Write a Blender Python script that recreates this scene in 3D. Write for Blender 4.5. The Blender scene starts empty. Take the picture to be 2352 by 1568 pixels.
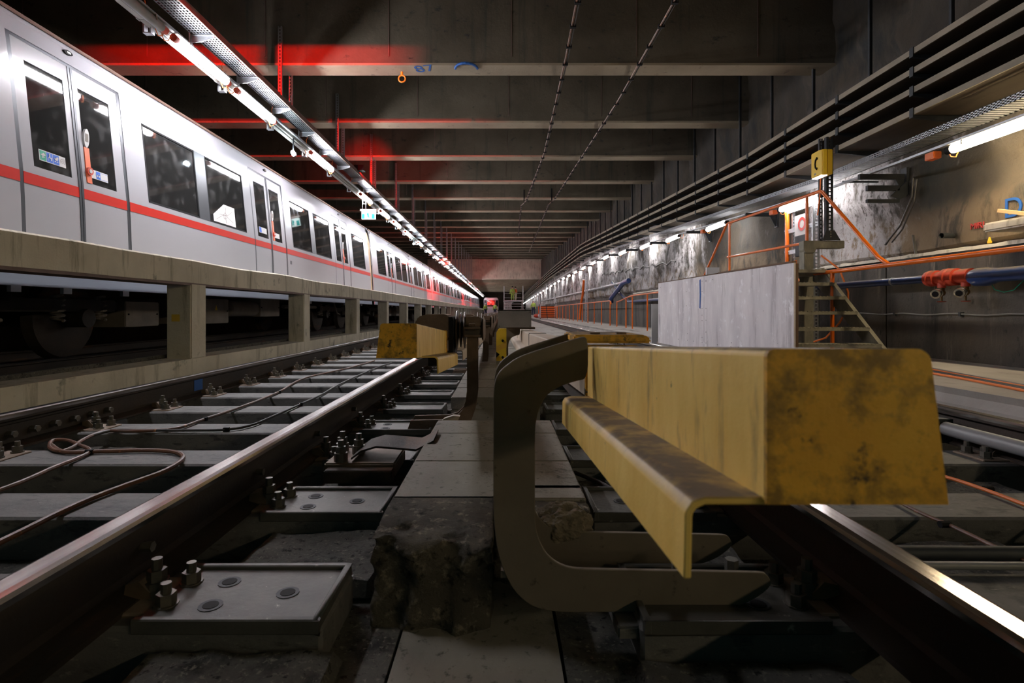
import bpy, bmesh, math, random
from mathutils import Vector, Matrix, noise
R = math.radians
random.seed(7)
C = bpy.context.scene.collection
SC = bpy.context.scene

# ---------------------------------------------------------------- camera, world, exposure
cam = bpy.data.cameras.new('camera')
cam.sensor_width = 36.0
cam.lens = 19.13
cam.shift_x = 0.01105
cam.shift_y = -0.02934
cam.clip_start = 0.02
cam.clip_end = 400
cam.dof.use_dof = True
cam.dof.focus_distance = 3.4
cam.dof.aperture_fstop = 8.0
camo = bpy.data.objects.new('camera', cam)
camo.location = (0, 0, 0)
camo.rotation_euler = (R(90), 0, 0)
C.objects.link(camo)
SC.camera = camo
w = bpy.data.worlds.new('world')
SC.world = w
w.use_nodes = True
w.node_tree.nodes['Background'].inputs[0].default_value = (0.05, 0.42, 0.42, 1)
w.node_tree.nodes['Background'].inputs[1].default_value = 0.032
SC.cycles.max_bounces = 7
SC.cycles.diffuse_bounces = 4
SC.cycles.glossy_bounces = 3
SC.cycles.transmission_bounces = 4
SC.cycles.caustics_reflective = False
SC.cycles.caustics_refractive = False
SC.cycles.sample_clamp_indirect = 6.0
SC.view_settings.view_transform = 'Standard'
SC.view_settings.look = 'None'
SC.view_settings.gamma = 1
SC.view_settings.exposure = 2.1
TUBE_LEFT = 40.0
TUBE_RIGHT = 16.0
RED_NEAR = 700.0
RED_FAR = 420.0

# ---------------------------------------------------------------- materials
MATS = {}
def pm(name, base, var=None, scale=3.0, st=(1, 1, 1), rough=0.8, metal=0.0, bump=0.25, bscale=40.0, layers=(), coat=0.0,
       dust=None, spec=0.5, coord='world'):
    m = bpy.data.materials.new(name); m.use_nodes = True
    nt = m.node_tree; N = nt.nodes; L = nt.links
    b = N['Principled BSDF']
    if coord == 'world':
        g = N.new('ShaderNodeNewGeometry'); src = g.outputs['Position']
    else:
        g = N.new('ShaderNodeTexCoord'); src = g.outputs['Object']
    def noi(sc, s, det=6, rg=0.6):
        mp = N.new('ShaderNodeMapping'); mp.inputs['Scale'].default_value = s
        L.new(src, mp.inputs['Vector'])
        n = N.new('ShaderNodeTexNoise'); n.inputs['Scale'].default_value = sc
        n.inputs['Detail'].default_value = det; n.inputs['Roughness'].default_value = rg
        L.new(mp.outputs[0], n.inputs['Vector'])
        return n.outputs['Fac']
    def ramp(f, lo, hi):
        r = N.new('ShaderNodeMapRange'); r.inputs['From Min'].default_value = lo; r.inputs['From Max'].default_value = hi
        L.new(f, r.inputs['Value']); return r.outputs[0]
    def mix(f, a, c):
        x = N.new('ShaderNodeMix'); x.data_type = 'RGBA'
        if isinstance(f, float): x.inputs[0].default_value = f
        else: L.new(f, x.inputs[0])
        for i, v in ((6, a), (7, c)):
            if isinstance(v, tuple): x.inputs[i].default_value = (*v, 1)
            else: L.new(v, x.inputs[i])
        return x.outputs[2]
    col = base
    if var: col = mix(ramp(noi(scale, st), 0.32, 0.68), base, var)
    for (lc, ls, lst, lo, hi) in layers:
        col = mix(ramp(noi(ls, lst, 8, 0.65), lo, hi), col, lc)
    if dust:
        gg = N.new('ShaderNodeNewGeometry'); sx = N.new('ShaderNodeSeparateXYZ')
        L.new(gg.outputs['Normal'], sx.inputs[0])
        mm = N.new('ShaderNodeMath'); mm.operation = 'MULTIPLY'
        L.new(ramp(sx.outputs['Z'], 0.35, 0.95), mm.inputs[0]); L.new(ramp(noi(14, (1, 1, 1)), 0.2, 0.55), mm.inputs[1])
        col = mix(mm.outputs[0], col, dust)
    if isinstance(col, tuple): b.inputs['Base Color'].default_value = (*col, 1)
    else: L.new(col, b.inputs['Base Color'])
    b.inputs['Roughness'].default_value = rough
    b.inputs['Metallic'].default_value = metal
    b.inputs['Specular IOR Level'].default_value = spec
    b.inputs['Coat Weight'].default_value = coat
    b.inputs['Coat Roughness'].default_value = 0.08
    if bump > 0:
        bp = N.new('ShaderNodeBump'); bp.inputs['Strength'].default_value = bump; bp.inputs['Distance'].default_value = 0.02
        L.new(noi(bscale, (1, 1, 1), 8, 0.7), bp.inputs['Height']); L.new(bp.outputs[0], b.inputs['Normal'])
    MATS[name] = m
    return m
def em(name, col, s):
    m = bpy.data.materials.new(name); m.use_nodes = True
    b = m.node_tree.nodes['Principled BSDF']
    b.inputs['Base Color'].default_value = (*col, 1)
    b.inputs['Emission Color'].default_value = (*col, 1); b.inputs['Emission Strength'].default_value = s
    MATS[name] = m; return m

pm('lamplit_concrete', (.34, .28, .195), (.26, .21, .15), 2, (1, 1, 1), .9, bump=.3, bscale=30, layers=[((.15, .12, .09), 6, (1, 1, 1), .60, .72)])  # pale copy of the beam concrete; lamp light is painted into the colour
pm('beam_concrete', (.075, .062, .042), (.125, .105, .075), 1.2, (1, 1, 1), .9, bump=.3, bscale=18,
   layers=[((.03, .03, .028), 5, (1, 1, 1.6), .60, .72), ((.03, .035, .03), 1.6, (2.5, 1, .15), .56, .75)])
pm('platform_concrete', (.78, .73, .61), (.58, .54, .44), 1.5, (1, 1, 1), .9, bump=.35, bscale=25,
   layers=[((.24, .22, .15), 9, (1, 1, .12), .54, .72), ((.85, .83, .75), 16, (1, 1, .10), .66, .72), ((.10, .10, .07), 4, (1, 1, 1), .62, .75)])
pm('deck_concrete', (.46, .43, .39), (.30, .27, .24), 1.4, (1, 1, 1), .85, bump=.3, bscale=30,
   layers=[((.10, .09, .08), 3, (1, .4, 1), .58, .70)])
pm('ground_concrete', (.095, .095, .085), (.16, .15, .13), 3, (1, 1, 1), .92, bump=.9, bscale=55,
   layers=[((.02, .022, .02), 7, (1, 1, 1), .52, .68), ((.26, .245, .20), 75, (1, 1, 1), .56, .66), ((.02, .02, .018), 48, (1, 1, 1), .56, .64)])
pm('slab_concrete', (.30, .275, .235), (.21, .195, .165), 5, (1, .5, 1), .8, bump=.35, bscale=60,
   layers=[((.06, .06, .05), 9, (1, 1, 1), .6, .72), ((.28, .26, .22), 90, (1, 1, 1), .6, .7), ((.09, .085, .07), 40, (1, 1, 1), .58, .68)])
pm('broken_concrete', (.15, .13, .10), (.07, .062, .05), 9, (1, 1, 1), .95, bump=1.0, bscale=45, layers=[((.30, .26, .20), 34, (1, 1, 1), .55, .66), ((.02, .018, .012), 26, (1, 1, 1), .55, .64)])
pm('sleeper_grey', (.17, .165, .155), (.09, .09, .09), 5, (.5, 2, 1), .6, bump=.3, bscale=50,
   layers=[((.035, .04, .04), 8, (1, 1, 1), .56, .7), ((.24, .23, .21), 60, (.4, 1, 1), .60, .70), ((.05, .05, .05), 35, (.3, 1, 1), .57, .66)])
pm('plate_steel', (.13, .125, .11), (.075, .075, .07), 8, (1, 1, 1), .5, metal=.4, bump=.2, bscale=60,
   layers=[((.4, .38, .34), 22, (1, 1, 1), .66, .72)])
pm('bolt_steel', (.10, .095, .085), (.17, .15, .12), 30, (1, 1, 1), .5, metal=.6, bump=.1)
pm('rail_rust', (.05, .035, .025), (.022, .02, .018), 6, (1, .3, 1), .7, metal=.3, bump=.2, bscale=70,
   layers=[((.16, .075, .03), 4, (1, .2, 1), .55, .72)])
pm('rail_polish', (.62, .60, .58), (.42, .38, .35), 4, (30, .15, 1), .17, metal=1.0, bump=.02, bscale=20)
pm('yellow_paint', (1.0, .55, .055), (.85, .42, .03), 9, (1, 1, 1), .5, bump=.15, bscale=35,
   layers=[((.34, .19, .03), 30, (1, .6, 1), .45, .62), ((.09, .055, .02), 38, (1, .8, 1), .59, .66), ((.20, .12, .04), 13, (.6, 1, .35), .58, .72)],
   dust=(.12, .085, .055))
pm('yellow_lit_side', (1.0, .72, .21), (.84, .54, .11), 7, (1, 1.6, .6),   .5, bump=.14, bscale=18, layers=[((.50, .32, .09), 16, (1, 2.2, .5), .56, .72), ((.28, .18, .06), 9, (1, 3, .5), .66, .76), ((.12, .08, .03), 30, (1, 1, 1), .68, .72)], dust=(.12, .085, .055))  # cover yellow made paler: painted lamp light, plus real streaks and scratches
pm('cover_beige', (.52, .43, .32), (.42, .34, .25), 6, (1, .3, 1), .7, bump=.1, layers=[((.3, .22, .15), 12, (1, 1, .3), .6, .75)], dust=(.5, .43, .36))
pm('bracket_steel', (.20, .165, .125), (.15, .125, .095), 5, (1, 1, 1), .62, metal=.25, bump=.08, bscale=80,
   layers=[((.05, .045, .03), 25, (1, 1, 1), .62, .72)])
pm('ground_cloth', (.26, .21, .145), (.12, .10, .07), 14, rough=.85, bump=.5, bscale=40)
pm('brown_steel', (.19, .13, .085), (.12, .08, .05), 14, (1, 1, 1), .65, metal=.2, bump=.25, bscale=60, dust=(.30, .24, .19))
pm('black_rubber', (.006, .006, .007), None, rough=.7, bump=.0, spec=.2)
pm('insulator_brown', (.15, .105, .08), (.09, .065, .05), 12, rough=.35, bump=.05)
pm('train_white', (.34, .34, .365), None, rough=.28, bump=0, coat=.6)
pm('train_skirt', (.60, .65, .75), (.50, .55, .66), 3, (1, .3, 4), .35, metal=.5, bump=.03)
pm('train_red', (.50, .010, .001), None, rough=.35, bump=0, coat=.4)
pm('train_grey', (.075, .08, .09), None, rough=.35, metal=.5, bump=0)
pm('train_dark', (.022, .022, .022), (.04, .032, .026), 6, rough=.7, metal=.3, bump=.1)
pm('under_grey', (.26, .23, .20), (.17, .15, .13), 3, rough=.7, bump=.05)
pm('bellows', (.50, .36, .24), (.35, .25, .17), 3, rough=.8, bump=.05)
pm('roof_redlit', (.14, .08, .06), None, rough=.6, bump=.05)  # brown-red tone is painted red light along the roof edge
pm('interior_dark', (.03, .03, .032), (.05, .045, .04), 4, rough=.7, bump=0)
pm('pole_yellow', (.75, .50, .06), None, rough=.35, bump=0)
pm('galvanised', (.48, .50, .53), (.36, .38, .40), 18, rough=.42, metal=.75, bump=.05)
pm('tray_steel', (.07, .075, .085), (.05, .055, .06), 18, rough=.5, metal=.3, bump=.05)
pm('tray_edge', (.13, .085, .07), (.2, .14, .12), 6, rough=.6, metal=.3, bump=.05)
pm('white_trunk', (.34, .33, .30), (.27, .26, .24), 4, rough=.5, bump=.03)
pm('shelf_edge', (.36, .31, .23), (.24, .21, .16), 6, (1, .5, 1), .75, bump=.3, bscale=50, layers=[((.35, .3, .22), 8, (1, .6, 1), .62, .75)])
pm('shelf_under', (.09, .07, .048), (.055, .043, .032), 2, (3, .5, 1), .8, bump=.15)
pm('dark_steel', (.06, .065, .07), (.035, .04, .045), 8, rough=.6, metal=.4, bump=.1)
pm('post_steel', (.32, .30, .235), (.19, .18, .145), 10, (1, 1, .4), .7, metal=.3, bump=.2, layers=[((.42, .38, .27), 18, (1, 1, .3), .62, .75)])
pm('orange_paint', (.78, .15, .003), (.62, .11, .003), 6, rough=.35, bump=.05, coat=.3, layers=[((.25, .07, .02), 14, (1, 1, 1), .66, .74)])
pm('orange_cable', (.75, .18, .03), None, rough=.5, bump=0)
pm('copper_cable', (.20, .085, .045), (.07, .04, .03), 12, rough=.45, bump=.1, layers=[((.60, .24, .10), 15, (1, 1, 1), .62, .7)])
pm('black_cable', (.02, .02, .022), (.05, .045, .04), 10, rough=.45, bump=.05)
pm('grey_cable', (.16, .16, .15), None, rough=.5, bump=0)
pm('blue_pipe', (.012, .035, .13), (.02, .05, .18), 3, rough=.3, bump=.02, dust=(.20, .17, .13))
pm('red_fitting', (.45, .045, .02), (.60, .07, .03), 9, rough=.5, bump=.1, dust=(.25, .14, .09))
pm('chrome', (.60, .58, .52), (.4, .37, .3), 20, rough=.25, metal=.9, bump=.02)
pm('brass', (.28, .17, .06), (.16, .1, .04), 12, rough=.45, metal=.7, bump=.05)
pm('phone_yellow', (.80, .52, .02), None, rough=.45, bump=0)
pm('plywood', (.84, .80, .80), (.62, .58, .60), 3, (1, 1, .35), .8, bump=.2, bscale=40,
   layers=[((.30, .26, .27), 6, (1, 1, .14), .56, .75), ((.92, .90, .92), 7, (1, 1, 1), .58, .7), ((.05, .05, .05), 30, (1, 1, 1), .70, .72)])
pm('wood_brown', (.16, .09, .05), (.10, .06, .04), 8, (1, .2, 1), .8, bump=.1)
pm('lumber', (.75, .5, .25), None, rough=.7, bump=.1)
pm('pipe_grey', (.30, .30, .31), (.22, .22, .22), 5, rough=.45, bump=.05)
pm('lower_wall', (.12, .105, .088), (.07, .064, .056), 1.6, (1, 1, .5), .85, bump=.35, bscale=20,
   layers=[((.025, .026, .025), 2.2, (1, 1, .22), .46, .64), ((.26, .22, .18), 7, (1, 1, .10), .60, .74), ((.03, .03, .03), 14, (1, 1, .7), .62, .7)])
pm('blue_spray', (.01, .09, .35), None, rough=.7, bump=0)
pm('red_spray', (.45, .04, .04), None, rough=.7, bump=0)
pm('sign_green', (.0, .25, .15), None, rough=.4, bump=0)
pm('sign_blue', (.01, .10, .50), None, rough=.4, bump=0)
pm('white_paint', (.50, .50, .50), None, rough=.45, bump=0)
pm('salmon', (.62, .12, .04), None, rough=.4, bump=0)
pm('ring_yellow', (.75, .42, .04), None, rough=.5, bump=.1)
pm('hivis', (.35, .50, .08), None, rough=.7, bump=.1)
pm('hivis_orange', (.55, .10, .012), None, rough=.7, bump=.1)
pm('navy', (.02, .03, .06), None, rough=.8, bump=.1)
pm('skin', (.55, .33, .24), None, rough=.6, bump=0)
em('tube_white', (.97, .95, 1.0), TUBE_LEFT)
em('tube_right', (1.0, .96, .95), TUBE_RIGHT)
em('tube_warm', (1.0, .80, .50), TUBE_RIGHT*1.35)
em('spot_cool', (.80, .93, 1.0), 160.0)
em('red_glow', (1.0, .03, .02), 30.0)
em('red_glow_far', (1.0, .05, .03), 130.0)
em('exit_glow', (.75, 1.0, .98), .5)
em('exit_green', (.0, .45, .42), .3)
em('phone_glow', (.95, .93, 1.0), .4)
em('red_cab', (1.0, .03, .02), .3)

def glass_mat(name, tint, alpha):
    m = bpy.data.materials.new(name); m.use_nodes = True
    nt = m.node_tree; N = nt.nodes; L = nt.links; N.clear()
    o = N.new('ShaderNodeOutputMaterial'); t = N.new('ShaderNodeBsdfTransparent'); t.inputs[0].default_value = (*tint, 1)
    g = N.new('ShaderNodeBsdfGlossy'); g.inputs['Roughness'].default_value = .04
    d = N.new('ShaderNodeBsdfDiffuse')
    geo = N.new('ShaderNodeNewGeometry'); n = N.new('ShaderNodeTexNoise'); n.inputs['Scale'].default_value = 7; n.inputs['Detail'].default_value = 9
    L.new(geo.outputs['Position'], n.inputs['Vector'])
    r = N.new('ShaderNodeMapRange'); r.inputs['From Min'].default_value = .5; r.inputs['From Max'].default_value = .8
    r.inputs['To Min'].default_value = 0.03; r.inputs['To Max'].default_value = .14
    L.new(n.outputs['Fac'], r.inputs['Value'])
    cc = N.new('ShaderNodeCombineColor')
    for i in range(3): L.new(r.outputs[0], cc.inputs[i])
    L.new(cc.outputs[0], d.inputs[0])
    m1 = N.new('ShaderNodeMixShader'); m1.inputs[0].default_value = alpha; L.new(t.outputs[0], m1.inputs[1]); L.new(d.outputs[0], m1.inputs[2])
    f = N.new('ShaderNodeFresnel'); f.inputs[0].default_value = 1.45
    m2 = N.new('ShaderNodeMixShader'); L.new(f.outputs[0], m2.inputs[0]); L.new(m1.outputs[0], m2.inputs[1]); L.new(g.outputs[0], m2.inputs[2])
    L.new(m2.outputs[0], o.inputs[0]); MATS[name] = m
glass_mat('window_glass', (.35, .37, .38), .6)
glass_mat('lamp_glass', (.9, .9, .9), .1)

def rock_mat():
    # shotcrete: dark soot, brown cement band near the ledge, white lime bloom in its own patches
    m = pm('rock_wall', (.075, .06, .042), (.03, .027, .023), 1.1, (1, 1, .6), .9, bump=.8, bscale=9,
           layers=[((.022, .025, .024), 2.2, (1, 1, .35), .52, .66)])
    nt = m.node_tree; N = nt.nodes; L = nt.links; b = N['Principled BSDF']
    prev = b.inputs['Base Color'].links[0].from_socket
    g = N.new('ShaderNodeNewGeometry'); s = N.new('ShaderNodeSeparateXYZ'); L.new(g.outputs['Position'], s.inputs[0])
    def rng(sock, a, c, d=0., e=1.):
        r = N.new('ShaderNodeMapRange'); r.inputs[1].default_value = a; r.inputs[2].default_value = c
        r.inputs[3].default_value = d; r.inputs[4].default_value = e; r.interpolation_type = 'SMOOTHSTEP'
        L.new(sock, r.inputs[0]); return r.outputs[0]
    def mul(a, c, op='MULTIPLY'):
        x = N.new('ShaderNodeMath'); x.operation = op
        for i, v in enumerate((a, c)):
            if isinstance(v, float): x.inputs[i].default_value = v
            else: L.new(v, x.inputs[i])
        return x.outputs[0]
    def noi(sc, st, dt=9):
        mp = N.new('ShaderNodeMapping'); mp.inputs['Scale'].default_value = st; L.new(g.outputs['Position'], mp.inputs[0])
        n = N.new('ShaderNodeTexNoise'); n.inputs['Scale'].default_value = sc; n.inputs['Detail'].default_value = dt; n.inputs['Roughness'].default_value = .68
        L.new(mp.outputs[0], n.inputs[0]); return n.outputs[0]
    def mix(f, a, c):
        x = N.new('ShaderNodeMix'); x.data_type = 'RGBA'; L.new(f, x.inputs[0]); L.new(a, x.inputs[6]); x.inputs[7].default_value = (*c, 1)
        return x.outputs[2]
    n1 = noi(1.7, (1, 1, .45)); n2 = noi(4.2, (1, 1, .35)); n3 = noi(.55, (1, 1, .7))
    band = mul(rng(s.outputs['Z'], 1.25, .95), rng(n2, .35, .52))
    c1 = mix(mul(band, .8), prev, (.20, .145, .09))
    # lime bloom: broad patch either side of y = 7, more and more beyond y = 10
    patch = mul(rng(s.outputs['Y'], 6.1, 7.0), rng(s.outputs['Y'], 8.9, 8.2))
    far = rng(s.outputs['Y'], 10.5, 15.0)
    amt = mul(mul(patch, .30), mul(far, .22), 'ADD')
    lime = rng(mul(mul(n1, amt, 'ADD'), 0.0, 'ADD'), .60, .74)
    lime = mul(lime, rng(n2, .25, .5))
    n4 = noi(11, (1, 1, .5)); n5 = noi(30, (1, 1, .8), 6)
    lime = mul(lime, rng(n4, .36, .52)); lime = mul(lime, rng(n5, .30, .44))
    lime = mul(lime, rng(s.outputs['Z'], 3.3, 2.2))
    c2 = mix(lime, c1, (.34, .325, .33))
    up = mul(rng(s.outputs['Z'], 2.3, 2.9), rng(n1, .55, .72))
    c3 = mix(mul(up, .4), c2, (.15, .125, .10))
    L.new(c3, b.inputs['Base Color'])
rock_mat()

# ---------------------------------------------------------------- mesh building
class MB:
    def __init__(s): s.v = []; s.f = []
    def add(s, vs, fs):
        o = len(s.v); s.v += [tuple(p) for p in vs]; s.f += [tuple(i + o for i in f) for f in fs]; return s
    def box(s, x0, x1, y0, y1, z0, z1):
        if x0 > x1: x0, x1 = x1, x0
        if y0 > y1: y0, y1 = y1, y0
        if z0 > z1: z0, z1 = z1, z0
        return s.add([(x0,y0,z0),(x1,y0,z0),(x1,y1,z0),(x0,y1,z0),(x0,y0,z1),(x1,y0,z1),(x1,y1,z1),(x0,y1,z1)],
                     [(0,3,2,1),(4,5,6,7),(0,1,5,4),(1,2,6,5),(2,3,7,6),(3,0,4,7)])
    def cbox(s, c, d): return s.box(c[0]-d[0]/2, c[0]+d[0]/2, c[1]-d[1]/2, c[1]+d[1]/2, c[2]-d[2]/2, c[2]+d[2]/2)
    def bar(s, p0, p1, wd, ht):
        p0 = Vector(p0); p1 = Vector(p1); t = (p1 - p0).normalized()
        up = Vector((0, 0, 1)) if abs(t.z) < .95 else Vector((0, 1, 0))
        a = t.cross(up).normalized() * wd / 2; c = a.cross(t).normalized() * ht / 2
        vs = [p + i * a + j * c for p in (p0, p1) for (i, j) in ((-1,-1),(1,-1),(1,1),(-1,1))]
        return s.add(vs, [(0,1,2,3),(7,6,5,4),(0,4,5,1),(1,5,6,2),(2,6,7,3),(3,7,4,0)])
    def cyl(s, p0, p1, r, n=10, r2=None):
        return s.tube([p0, p1], r, n, r2)
    def tube(s, pts, r, n=8, r2=None, caps=True):
        P = [Vector(p) for p in pts]; o = len(s.v); k = len(P)
        prev = None
        for i, p in enumerate(P):
            t = (P[min(i+1, k-1)] - P[max(i-1, 0)])
            if t.length < 1e-9: t = Vector((0, 1, 0))
            t.normalize()
            if prev is None:
                up = Vector((0, 0, 1)) if abs(t.z) < .9 else Vector((1, 0, 0))
                a = t.cross(up).normalized()
            else:
                a = (prev - t * prev.dot(t)).normalized()
            prev = a; c = t.cross(a)
            rr = r if r2 is None else r + (r2 - r) * i / (k - 1)
            if isinstance(r, (list, tuple)): rr = r[i]
            for j in range(n):
                th = 2 * math.pi * j / n
                s.v.append(tuple(p + a * rr * math.cos(th) + c * rr * math.sin(th)))
        for i in range(k - 1):
            for j in range(n):
                j2 = (j + 1) % n
                s.f.append((o + i*n + j, o + i*n + j2, o + (i+1)*n + j2, o + (i+1)*n + j))
        if caps:
            s.f.append(tuple(o + j for j in reversed(range(n)))); s.f.append(tuple(o + (k-1)*n + j for j in range(n)))
        return s
    def loft(s, prof, path, closed=True, caps=True):
        o = len(s.v); n = len(prof); k = len(path)
        for (px, py, pz) in path:
            for (dx, dz) in prof: s.v.append((px + dx, py, pz + dz))
        for i in range(k - 1):
            for j in range(n if closed else n - 1):
                j2 = (j + 1) % n
                s.f.append((o + i*n + j, o + i*n + j2, o + (i+1)*n + j2, o + (i+1)*n + j))
        if closed and caps:
            s.f.append(tuple(o + j for j in reversed(range(n)))); s.f.append(tuple(o + (k-1)*n + j for j in range(n)))
        return s
    def prism(s, poly, axis, a0, a1):
        o = len(s.v); n = len(poly)
        for a in (a0, a1):
            for (u, v) in poly:
                s.v.append({'x': (a, u, v), 'y': (u, a, v), 'z': (u, v, a)}[axis])
        s.f.append(tuple(o + j for j in range(n))); s.f.append(tuple(o + n + j for j in reversed(range(n))))
        for j in range(n):
            j2 = (j + 1) % n
            s.f.append((o + j2, o + j, o + n + j, o + n + j2))
        return s
    def sphere(s, c, r, nu=10, nv=7, sc=(1, 1, 1)):
        o = len(s.v)
        for i in range(nv + 1):
            ph = math.pi * i / nv
            for j in range(nu):
                th = 2 * math.pi * j / nu
                s.v.append((c[0] + r*sc[0]*math.sin(ph)*math.cos(th), c[1] + r*sc[1]*math.sin(ph)*math.sin(th), c[2] + r*sc[2]*math.cos(ph)))
        for i in range(nv):
            for j in range(nu):
                j2 = (j + 1) % nu
                s.f.append((o + i*nu + j, o + (i+1)*nu + j, o + (i+1)*nu + j2, o + i*nu + j2))
        return s
    def mesh(s, name, mat, smooth=False, off=(0, 0, 0), bevel=0, segs=2):
        me = bpy.data.meshes.new(name)
        me.from_pydata([(a[0]-off[0], a[1]-off[1], a[2]-off[2]) for a in s.v], [], s.f)
        bm = bmesh.new(); bm.from_mesh(me)
        bmesh.ops.remove_doubles(bm, verts=bm.verts, dist=1e-6)
        bmesh.ops.recalc_face_normals(bm, faces=bm.faces)
        if bevel:
            es = [e for e in bm.edges if len(e.link_faces) == 2 and e.calc_face_angle(0) > .5]
            bmesh.ops.bevel(bm, geom=es, offset=bevel, segments=segs, affect='EDGES', clamp_overlap=True)
        bm.to_mesh(me); bm.free()
        if smooth or bevel:
            for p in me.polygons: p.use_smooth = True
            try: me.set_sharp_from_angle(angle=R(40 if not bevel else 30))
            except Exception: pass
        me.materials.append(MATS[mat]); me.update()
        return me
    def build(s, name, mat, parent=None, smooth=False, bevel=0, loc=None, segs=2, **k):
        off = (0, 0, 0)
        if loc is not None: off = loc
        elif parent is not None:
            off = tuple(wl(parent))
        me = s.mesh(name, mat, smooth, off, bevel, segs)
        o = bpy.data.objects.new(name, me); C.objects.link(o)
        if parent is not None: o.parent = parent
        elif loc is not None: o.location = loc
        if k: tag(o, **k)
        return o
def wl(o):
    v = Vector(o.location)
    while o.parent: o = o.parent; v += Vector(o.location)
    return v
def tag(o, label=None, cat=None, group=None, kind=None):
    if label: o['label'] = label
    if cat: o['category'] = cat
    if group: o['group'] = group
    if kind: o['kind'] = kind
    return o
def thing(name, label, cat, loc=(0, 0, 0), group=None, kind=None):
    o = bpy.data.objects.new(name, None); o.empty_display_size = .1; C.objects.link(o); o.location = loc
    return tag(o, label, cat, group, kind)
def put(name, me, parent=None, loc=(0, 0, 0), rot=(0, 0, 0), **k):
    o = bpy.data.objects.new(name, me); C.objects.link(o); o.parent = parent; o.location = loc; o.rotation_euler = rot
    if k: tag(o, **k)
    return o
def dup(root, loc, label=None, parent=None):
    r = root.copy(); C.objects.link(r); r.location = loc
    if parent: r.parent = parent
    if label: r['label'] = label
    def rec(a, b):
        for ch in list(a.children):
            c = ch.copy(); C.objects.link(c); c.parent = b; rec(ch, c)
    rec(root, r)
    return r
ORD = ['first', 'second', 'third', 'fourth', 'fifth', 'sixth', 'seventh', 'eighth', 'ninth', 'tenth', 'eleventh', 'twelfth', 'thirteenth',
       'fourteenth', 'fifteenth', 'sixteenth', 'seventeenth', 'eighteenth', 'nineteenth', 'twentieth']
def at(px, py, Y):      # surveyed photo point at depth Y -> world metres
    return ((px - 1150) / 1250 * Y, Y, (715 - py) / 1250 * Y)
def rise(y): return .0448 * (y - 8.17)
# ---------------------------------------------------------------- the setting
YB, YE = -6.0, 112.0
RT = -.493          # rail top
ST = -.665          # sleeper top
# floor: four strips with recessed joints between them
for x0, x1, z, nm in ((-8.6, -3.42, -.70, 0), (-3.05, -.62, -.80, 0), (-.625, -.235, -.745, 0), (-.228, .128, -.745, 1), (.136, .62, -.745, 0), (.62, 2.97, -.80, 0)):
    MB().box(x0, x1, YB, YE, z - .2, z).build('floor', 'slab_concrete' if nm else 'ground_concrete', kind='structure')
MB().box(.90, 2.24, 6.2, YE, -.9, -.655).build('track_slab', 'deck_concrete', bpy.data.objects['floor'])
for k in range(30): MB().box(.90, 2.24, 7.4+2.4*k, 7.43+2.4*k, -.656, -.652).build('slab_joint', 'ground_concrete', bpy.data.objects['floor'])
MB().box(-8.6, 5, YB, YE, -1.2, -.99).build('floor', 'ground_concrete', kind='structure')

# rough concrete filling on the ground between sleepers beside the duct
def rough_patch(x0, x1, y0, y1, z, amp, seed, mat='ground_concrete', nx=26, ny=20):
    m = MB()
    for j in range(ny + 1):
        for i in range(nx + 1):
            x = x0 + (x1-x0)*i/nx; y = y0 + (y1-y0)*j/ny
            e = min(i, nx-i, j, ny-j)
            m.v.append((x, y, z + (amp * noise.fractal(Vector((x*9, y*9, seed)), 1, 2, 5) if e > 0 else -.03)))
    for j in range(ny):
        for i in range(nx):
            a = j*(nx+1)+i; m.f.append((a, a+1, a+nx+2, a+nx+1))
    return m.build('rough_concrete_fill', mat, floor_root, smooth=True)
floor_root = bpy.data.objects['floor']
for k in range(-1, 8):
    y0 = 1.392 + .612 * k
    rough_patch(-.74, -.33, y0, y0 + .36, -.703, .012, k)
    rough_patch(.27, .72, y0, y0 + .36, -.725, .012, k + 40)
for k in range(0, 12):
    y0 = 1.392 + .612 * k
    if k % 3 != 1: rough_patch(-2.3, -1.95, y0 + .05, y0 + .36, -.735, .01, k + 80, nx=14, ny=10)
    rough_patch(-1.25, -1.0, y0 + .02, y0 + .355, -.735, .01, k + 100, nx=12, ny=12)
    rough_patch(.95, 1.6, y0 + .02, y0 + .355, -.73, .012, k + 60, nx=20, ny=12)
    rough_patch(1.64, 2.15, y0 + .02, y0 + .355, -.73, .012, k + 61, nx=18, ny=12)

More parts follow.
